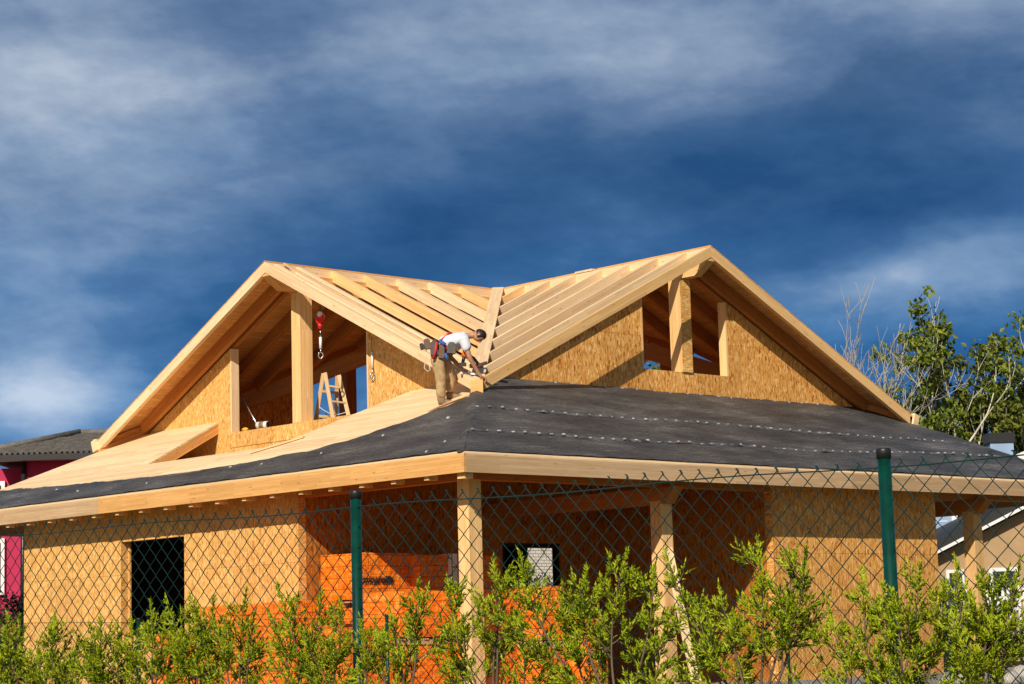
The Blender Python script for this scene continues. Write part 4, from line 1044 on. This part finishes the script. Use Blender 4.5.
shr = [
 ((-16.008, -14.968, .984), [(-16.011, -14.941, 1.318), (-16.004, -15.012, 1.297), (-15.996, -15.091, 1.185), (-16.02, -14.85, 1.30)], 'leftmost low bushy conifer at the picture edge'),
 ((-15.968, -15.366, .981), [(-15.967, -15.379, 1.292), (-15.977, -15.274, 1.285), (-15.985, -15.199, 1.182), (-15.957, -15.476, 1.177)], 'low conifer in front of the left end of the chipboard wall'),
 ((-15.93, -15.743, .979), [(-15.937, -15.672, 1.261), (-15.92, -15.835, 1.248), (-15.947, -15.571, 1.175)], 'lowest round conifer just left of the dark window'),
 ((-15.903, -16.006, .977), [(-15.903, -16.008, 1.352), (-15.913, -15.905, 1.277), (-15.892, -16.109, 1.242)], 'conifer with one thin shoot pointing into the dark window'),
 ((-15.874, -16.286, .976), [(-15.884, -16.191, 1.372), (-15.875, -16.276, 1.331), (-15.861, -16.42, 1.326), (-15.869, -16.341, 1.244)], 'conifer with upright shoots at the right edge of the dark window'),
 ((-15.841, -16.612, .974), [(-15.836, -16.661, 1.359), (-15.848, -16.547, 1.272), (-15.829, -16.734, 1.275)], 'narrow conifer in front of the low outside orange pack'),
 ((-15.806, -16.957, .972), [(-15.811, -16.912, 1.399), (-15.794, -17.082, 1.353), (-15.78, -17.22, 1.316), (-15.821, -16.813, 1.273), (-15.788, -17.138, 1.223)], 'broad many-tipped conifer just left of the middle fence post'),
 ((-15.747, -17.539, .968), [(-15.741, -17.604, 1.384), (-15.765, -17.365, 1.249), (-15.758, -17.431, 1.235), (-15.75, -17.51, 1.291)], 'slender columnar conifer just right of the middle fence post'),
 ((-15.699, -18.011, .965), [(-15.70, -18.007, 1.438), (-15.723, -17.779, 1.369), (-15.69, -18.105, 1.397), (-15.685, -18.149, 1.234), (-15.713, -17.873, 1.242)], 'open bare-stemmed conifer in front of the corner column'),
 ((-15.64, -18.594, .961), [(-15.683, -18.171, 1.453), (-15.636, -18.637, 1.434), (-15.651, -18.483, 1.374), (-15.624, -18.752, 1.39), (-15.666, -18.344, 1.3), (-15.62, -18.797, 1.215)], 'conifer with a long shoot leaning left, before the second porch column'),
 ((-15.579, -19.193, .958), [(-15.616, -18.828, 1.418), (-15.591, -19.075, 1.318), (-15.578, -19.205, 1.434), (-15.555, -19.436, 1.402), (-15.56, -19.38, 1.402), (-15.602, -18.972, 1.278)], 'tall forked conifer in front of the right chipboard wall'),
 ((-15.531, -19.669, .955), [(-15.537, -19.608, 1.329), (-15.515, -19.828, 1.349), (-15.546, -19.526, 1.226), (-15.522, -19.76, 1.25), (-15.505, -19.921, 1.291)], 'conifer hiding the foot of the right fence post'),
 ((-15.493, -20.043, .952), [(-15.501, -19.968, 1.358), (-15.482, -20.152, 1.322), (-15.476, -20.208, 1.347), (-15.495, -20.027, 1.241), (-15.49, -20.077, 1.208)], 'rightmost conifer in front of the end column'),
]
for k, (b_, tips, lab) in enumerate(shr): shrub(b_, tips, lab, 100 + k, 1.0 if k not in (7, 8) else .8)

# ================================================================== neighbours
def frame(o):  # local picture-parallel axes at a point o: along, depth, up
    o = V(o)
    return lambda a, d_, z: V((o.x, o.y, 0)) + RH * a + FH * d_ + Z * z
# magenta house on the left
Fm = frame((7.81, 28.07, 0))
mh = thing('neighbour_house', 'magenta house with a dark tiled hip roof at the left edge', 'house', Fm(0, 3, 0))
mb = MB(); mb.box(Fm(3.2, 4.3, 3.05), RH, FH, Z, 2.75, 3.7, 3.35); mb.build('wall', M['magenta'], mh)
mb = MB(); mb.box(Fm(-4, 6.4, 3.05), RH, FH, Z, 4.4, 3.4, 3.3); mb.build('wall', M['magenta'], mh)
def tiles(p00, p10, p01, p11, rows, name):
    """corrugated tile sheet between four corners (eave left/right, ridge left/right)"""
    m_ = MB(); vs = []; nu = rows * 9
    p00, p10, p01, p11 = V(p00), V(p10), V(p01), V(p11); nn = (p10 - p00).cross(p01 - p00).normalized()
    for j in range(13):
        v = j / 12
        for i in range(nu + 1):
            # tile waves run straight up the slope: sample by distance along the eave
            e0 = p00.lerp(p01, v); e1 = p10.lerp(p11, v); q = e0.lerp(e1, i / nu); u_ = (q - p00).dot((p10 - p00).normalized())
            vs.append(q + nn * (.05 * math.sin(u_ * 2 * math.pi / .15) + .02 * ((j % 2))))
    fs = [(j * (nu + 1) + i, j * (nu + 1) + i + 1, (j + 1) * (nu + 1) + i + 1, (j + 1) * (nu + 1) + i) for j in range(12) for i in range(nu)]
    m_.shared(vs, fs, 0, False); return m_.build(name, M['dark_tile'], mh)
e0, e1, r0, r1 = Fm(-.75, 0, 6.48), Fm(7, 0, 6.48), Fm(1.72, 2.3, 7.20), Fm(7, 2.3, 7.20)
tiles(e0, e1, r0, r1, 30, 'roof_slope')
tiles(Fm(-.75, 6.5, 6.48), e0, Fm(1.72, 4.2, 7.2), r0, 26, 'roof_slope')
tiles(Fm(-9, 3.0, 6.3), Fm(-.8, 3.0, 6.3), Fm(-9, 8.0, 8.0), Fm(-.8, 8, 8.0), 30, 'roof_slope') if False else None
mb = MB(); mb.tube([e0 + Z * .04, r0 + Z * .06], .10, 8); mb.tube([r0 + Z * .05, r1 + Z * .05], .10, 8); mb.build('ridge_tiles', M['dark_tile'], mh)
mb = MB(); mb.box(Fm(3.2, .30, 6.36), RH, FH, Z, 3.9, .28, .03); mb.build('soffit', M['white_paint'], mh)
mb = MB(); mb.box(Fm(3.15, .0, 6.38), RH, FH, Z, 3.9, .03, .08); mb.build('gutter', M['dark_metal'], mh)
mb = MB(); mb.tube([Fm(2.3, .02, 6.3), Fm(2.1, .3, 6.05), Fm(2.05, .52, 5.9)], .05, 8); mb.tube([Fm(.52, .53, 6.3), Fm(.52, .53, .1)], .075, 8); mb.build('downpipe', M['dark_metal'], mh)
for z0, z1 in ((5.05, 5.98), (2.75, 4.35)):
    mb = MB(); mb.box(Fm(-1.06, 2.93, (z0 + z1) / 2), RH, FH, Z, .50, .05, (z1 - z0) / 2); wn = mb.build('window', M['white_paint'], mh)
    mb = MB(); mb.box(Fm(-1.06, 2.86, (z0 + z1) / 2), RH, FH, Z, .38, .03, (z1 - z0) / 2 - .12); mb.build('pane', M['glass'], wn)
# right neighbours
Fr = frame((22.0, 7.45, 0))
rh_ = thing('neighbour_house', 'beige gabled house with dark roof and white verge, seen between the right columns', 'house', Fr(3, 3, 0))
sl = .475
mb = MB(); mb.prism([Fr(-.6, 0, 0), Fr(6.2, 0, 0), Fr(6.2, 0, 2.62 + 6.8 * sl), Fr(-.6, 0, 2.62)], FH * 7, RH, Z); mb.build('wall', M['beige_wall'], rh_)
mb = MB(); mb.prism([Fr(-.9, -.35, 2.60), Fr(6.2, -.35, 2.60 + 7.1 * sl), Fr(6.2, -.35, 2.84 + 7.1 * sl), Fr(-.9, -.35, 2.84)], FH * 7.8, RH, Z); mb.build('roof', M['dark_roof'], rh_)
mb = MB(); mb.prism([Fr(-.95, -.42, 2.52), Fr(6.2, -.42, 2.52 + 7.15 * sl), Fr(6.2, -.42, 2.60 + 7.15 * sl), Fr(-.95, -.42, 2.60)], FH * .06, RH, Z); mb.build('verge_board', M['white_paint'], rh_)
mb = MB(); mb.box(Fr(1.48, -.03, 2.0), RH, FH, Z, .36, .05, .52); wn = mb.build('window', M['white_paint'], rh_)
mb = MB(); mb.box(Fr(1.48, -.09, 2.0), RH, FH, Z, .27, .03, .43); mb.build('pane', M['glass'], wn)
mb = MB(); mb.box(Fr(.3, -.04, 2.0), RH, FH, Z, .22, .05, .5); wn = mb.build('window', M['white_paint'], rh_)
mb = MB(); mb.box(Fr(.3, -.10, 2.0), RH, FH, Z, .15, .03, .42); mb.build('pane', M['glass'], wn)
Fb = frame((27.13, 10.74, 0))
bh = thing('neighbour_house', 'pale blue house with white corner boards and a capped chimney behind the beige one', 'house', Fb(1, 3, 0))
mb = MB(); mb.box(Fb(-2.1, 3, 2.5), RH, FH, Z, 2.05, 3, 2.5); mb.build('wall', M['blue_wall'], bh)
mb = MB(); mb.box(Fb(2.4, 4.3, 2.5), RH, FH, Z, 2.4, 3.2, 2.5); mb.build('wall', M['blue_wall'], bh)
mb = MB(); mb.box(Fb(0.03, -.03, 2.5), RH, FH, Z, .08, .06, 2.5); mb.build('corner_board', M['white_paint'], bh)
mb = MB()
for k in range(18): mb.box(Fb(-2.1, -.004, .2 + k * .27), RH, FH, Z, 1.95, .012, .012)
mb.build('siding_joints', M['white_paint'], bh)
mb = MB(); mb.prism([Fb(-4.3, -.3, 5.02), Fb(4.9, -.3, 5.02), Fb(4.9, 4, 5.5), Fb(-4.3, 4, 5.5)], Z * .10, RH, FH); mb.build('roof', M['dark_roof'], bh)
mb = MB(); mb.prism([Fb(1.75, -.4, 5.50), Fb(4.9, -.4, 6.8), Fb(4.9, -.4, 6.95), Fb(1.75, -.4, 5.72)], FH * .3, RH, Z); mb.build('gable_verge', M['white_paint'], bh)
mb = MB(); mb.prism([Fb(1.9, -.2, 5.12), Fb(4.8, -.2, 5.12), Fb(4.8, -.2, 6.75)], FH * 3, RH, Z); mb.build('gable_wall', M['beige_wall'], bh)
mb = MB(); mb.box(Fb(1.45, .3, 5.55), RH, FH, Z, .32, .32, .53); ch = mb.build('chimney', M['blue_wall'], bh)
mb = MB(); mb.box(Fb(1.45, .3, 6.22), RH, FH, Z, .36, .36, .135); mb.build('chimney_cap', M['black_plastic'], ch)
gw_ = thing('garden_wall', 'sunlit pale garden wall seen through the porch doorway', 'wall', (39.0, 40.0, 0))
mb = MB(); mb.abox(34.5, 43.5, 40.0, 40.3, 0, 6.5); mb.build('masonry', M['white_brick'], gw_)
rr = random.Random(77); gb = thing('garden_bush', 'green bush before the pale garden wall seen through the porch doorway', 'bush', (38.2, 38.8, 0)); w_ = MB(); m_ = MB()
w_.tube([(38.2, 38.8, 0), (38.25, 38.8, 2.4)], [.06, .02], 6); w_.build('stem', M['bark'], gb)
# white picket fence
Fp = frame((20.1, 6.0, 0))
pf = thing('picket_fence', 'white picket fence in front of the right-hand houses', 'fence', Fp(2, 0, 0))
mb = MB()
for k in range(44):
    a = -1.2 + k * .125; mb.prism([Fp(a, 0, .55), Fp(a + .07, 0, .55), Fp(a + .07, 0, 1.98), Fp(a + .035, 0, 2.04), Fp(a, 0, 1.98)], FH * .02, RH, Z)
for z in (.8, 1.75): mb.box(Fp(1.5, .05, z), RH, FH, Z, 2.8, .02, .04)
mb.build('pickets', M['white_paint'], pf)
# rubble along the right plinth
rs = random.Random(5)
for k, (x, y, r) in enumerate(((12.3, -.1, .22), (12.9, .1, .16), (13.3, -.35, .20), (14.6, .2, .26), (15.3, .5, .2), (11.4, -.25, .15))):
    mb = MB(); sd_ = rs.uniform(0, 99)
    mb.ball((x, y, r * .55), r, 12, 9, 0, (1.2, .9, .75), None, lambda p: p * (1 + .35 * mnoise.noise(p * 6 + V((sd_, 0, 0)))))
    o = mb.build('rock', M['stone']); tag(o, 'pale rubble stone on the ground at the right plinth', 'rock', 'rubble stones by the right plinth')

# ================================================================== trees and far plants
def leafquad(m_, p, r, rr):
    d = V((rr.gauss(0, 1), rr.gauss(0, 1), rr.gauss(0, 1))).normalized(); a = d.orthogonal().normalized(); b_ = d.cross(a)
    L = r * rr.uniform(.7, 1.3); wq = L * .55
    i = len(m_.v); m_.v += [tuple(p - a * L * .5), tuple(p + b_ * wq * .5 + d * L * .1), tuple(p + a * L * .5), tuple(p - b_ * wq * .5 + d * L * .1)]
    m_.f.append((i, i + 1, i + 2, i + 3)); m_.uv += [(0, 0)] * 4; m_.mi.append(0); m_.sm.append(False)
def clump(m_, p, R_c, n, r, rr):
    for _ in range(n):
        v = V((rr.gauss(0, 1), rr.gauss(0, 1), rr.gauss(0, .8))); v = v.normalized() * R_c * rr.random() ** .45
        leafquad(m_, p + v, r, rr)
def grow(m_, ends, p, d, L, r, depth, rr, spread, up, shrink=.74, kids=(2, 3), wob=.16, segs=4):
    pts = [p.copy()]; dd = d.normalized()
    for k in range(segs):
        dd = (dd + V((rr.uniform(-1, 1), rr.uniform(-1, 1), rr.uniform(-.6, .9))) * wob + Z * up * .1).normalized(); pts.append(pts[-1] + dd * L / segs)
    m_.tube(pts, [max(.0075, r * (1 - .38 * k / segs)) for k in range(segs + 1)], 6 if depth > 2 else 4, 0, True, False)
    if depth == 0: ends.append((pts[-1], dd, 0)); return
    if depth <= 2: ends.append((pts[-2], dd, depth))
    for k in range(rr.choice(kids)):
        a = dd.orthogonal().normalized(); a.rotate(Matrix.Rotation(rr.uniform(0, 6.28), 3, dd))
        q = pts[-1] if k < 2 else pts[rr.choice((1, 2, 3))]
        grow(m_, ends, q, dd + a * spread * rr.uniform(.6, 1.2) + Z * up * .35, L * shrink * rr.uniform(.8, 1.15), r * .60, depth - 1, rr, spread, up, shrink, kids, wob, segs)
def tree(base, stems, label, seed, leaf, bark, nleaf, rl, Rc, depth, L0, r0, spread, up, group=None, name='leafy_tree', skip=.0, shrink=.74, kids=(2, 3)):
    rr = random.Random(seed); base = V(base); t = thing(name, label, 'tree', base, group)
    w_ = MB(); ends = []
    for d in stems: grow(w_, ends, base + V((d[0], d[1], 0)) * .15, V(d), L0 * rr.uniform(.85, 1.15), r0, depth, rr, spread, up, shrink, kids)
    w_.build('trunk', M[bark], t)
    if leaf:
        m_ = MB()
        for p, d, k in ends:
            if rr.random() < skip: continue
            clump(m_, p + d * .1, Rc * rr.uniform(.6, 1.25), int(nleaf * rr.uniform(.5, 1.3)), rl, rr)
        m_.build('crown', M[leaf], t)
    return t
tree((37.3, 17.6, .2), [(-.32, .05, 1), (.02, .1, 1), (.30, -.25, 1)], 'tall airy tree with pale branching trunks and green leaf clusters behind the right roof', 21, 'leaf', 'bark_pale', 30, .22, .38, 5, 3.25, .13, .50, .38, None, 'leafy_tree', .22, .73, (2, 3))
tree((39.4, 15.7, .2), [(.0, .1, 1), (.30, -.3, 1), (-.2, .2, 1)], 'second airy tree with yellow-green clusters at the right edge', 33, 'leaf_yellow', 'bark_pale', 28, .22, .38, 5, 3.25, .12, .48, .40, None, 'leafy_tree', .22, .73, (2, 3))
tree((33.2, 21.0, .2), [(-.25, .2, 1), (.1, .1, 1), (.25, -.2, 1), (-.1, -.1, 1), (.0, .2, 1)], 'bare pale-twigged tree beside the foot of the right gable', 8, None, 'twig', 0, 0, 0, 5, 3.15, .055, .52, .40, None, 'bare_tree', 0, .75, (3, 3))
for k, (x, y, zt, lab) in enumerate(((37.9, 15.6, 7.0, 'dense dark evergreen under the right-hand trees'), (39.4, 14.6, 8.0, 'dense dark evergreen at the far right edge'), (35.6, 18.9, 5.6, 'low dark bush peeping over the foot of the right gable'))):
    rr = random.Random(60 + k); t = thing('evergreen_tree', lab, 'tree', (x, y, 0)); w_ = MB(); w_.tube([(x, y, 0), (x, y, zt * .8)], [.2, .06], 8); w_.build('trunk', M['bark'], t)
    m_ = MB()
    for _ in range(150):
        a = rr.uniform(0, 6.28); u_ = rr.random(); rad_ = 1.75 * (1 - u_ * .55) * rr.uniform(.5, 1.0); clump(m_, V((x + math.cos(a) * rad_, y + math.sin(a) * rad_, .6 + (zt - .8) * u_)), .50, 26, .22, rr)
    m_.build('crown', M['leaf_dark' if k != 1 else 'leaf_yellow'], t)
# crowns seen through the open gables
for k, (x, y, zt, rad_, lab) in enumerate(((23.6, 18.5, 9.0, 1.5, 'round green tree crown seen through the right gable opening'), (25.1, 17.2, 8.75, 1.2, 'smaller green tree crown seen right of the right gable post'), (16.6, 25.2, 7.75, 1.6, 'green tree crown seen low behind the step ladder'))):
    rr = random.Random(80 + k); t = thing('leafy_tree', lab, 'tree', (x, y, 0)); w_ = MB(); w_.tube([(x, y, 0), (x + .1, y, zt - 1)], [.16, .06], 8); w_.build('trunk', M['bark'], t)
    m_ = MB()
    for _ in range(110):
        v = V((rr.gauss(0, 1), rr.gauss(0, 1), rr.gauss(0, 1))).normalized() * rad_ * rr.random() ** .4; clump(m_, V((x, y, zt - rad_)) + v, .34, 22, .2, rr)
    m_.build('crown', M['leaf'], t)
m_ = MB(); rr = random.Random(77)
for _ in range(120): clump(m_, V((38.2, 38.8, 0)) + RH * rr.uniform(-1.6, 1.6) + Z * rr.uniform(.3, 3.5), .3, 24, .14, rr)
m_.build('foliage', M['leaf_dark'], gb)
# dark hedge beyond the left end of the house
ht = thing('dark_hedge', 'dark green hedge below the magenta house at the left edge', 'hedge', (2.3, 17.5, 0)); rr = random.Random(91)
m_ = MB(); w_ = MB()
for k in range(9):
    p = V((2.35, 17.45, 0)) + RH * (-3.2 + .43 * k); w_.tube([p, p + Z * 1.7], [.03, .012], 5)
for _ in range(420): clump(m_, V((2.35, 17.45, 0)) + RH * rr.uniform(-3.3, .35) + FH * rr.uniform(-.4, .4) + Z * rr.uniform(.1, 2.25), .24, 34, .085, rr)
w_.build('stems', M['bark'], ht); m_.build('foliage', M['leaf_dark'], ht)
# dry shrubs by the right end of the house
for k, (x, y, h, lab) in enumerate(((15.7, 2.0, 1.3, 'dry brown bush right of the end column'), (17.0, 1.0, 1.5, 'dark tangled bush at the right edge under the picket fence'))):
    rr = random.Random(95 + k); t = thing('garden_bush', lab, 'bush', (x, y, 0)); w_ = MB(); m_ = MB()
    for _ in range(26):
        d = V((rr.uniform(-.7, .7), rr.uniform(-.7, .7), 1)).normalized(); p = V((x + rr.uniform(-.3, .3), y + rr.uniform(-.3, .3), 0)); L = h * rr.uniform(.5, 1)
        w_.tube([p, p + d * L * .5, p + d * L + V((rr.uniform(-.1, .1), rr.uniform(-.1, .1), 0))], [.012, .008, .003], 4); clump(m_, p + d * L * .8, .22, 22, .09, rr)
    w_.build('stems', M['bark'], t); m_.build('foliage', M['leaf_dark'], t)
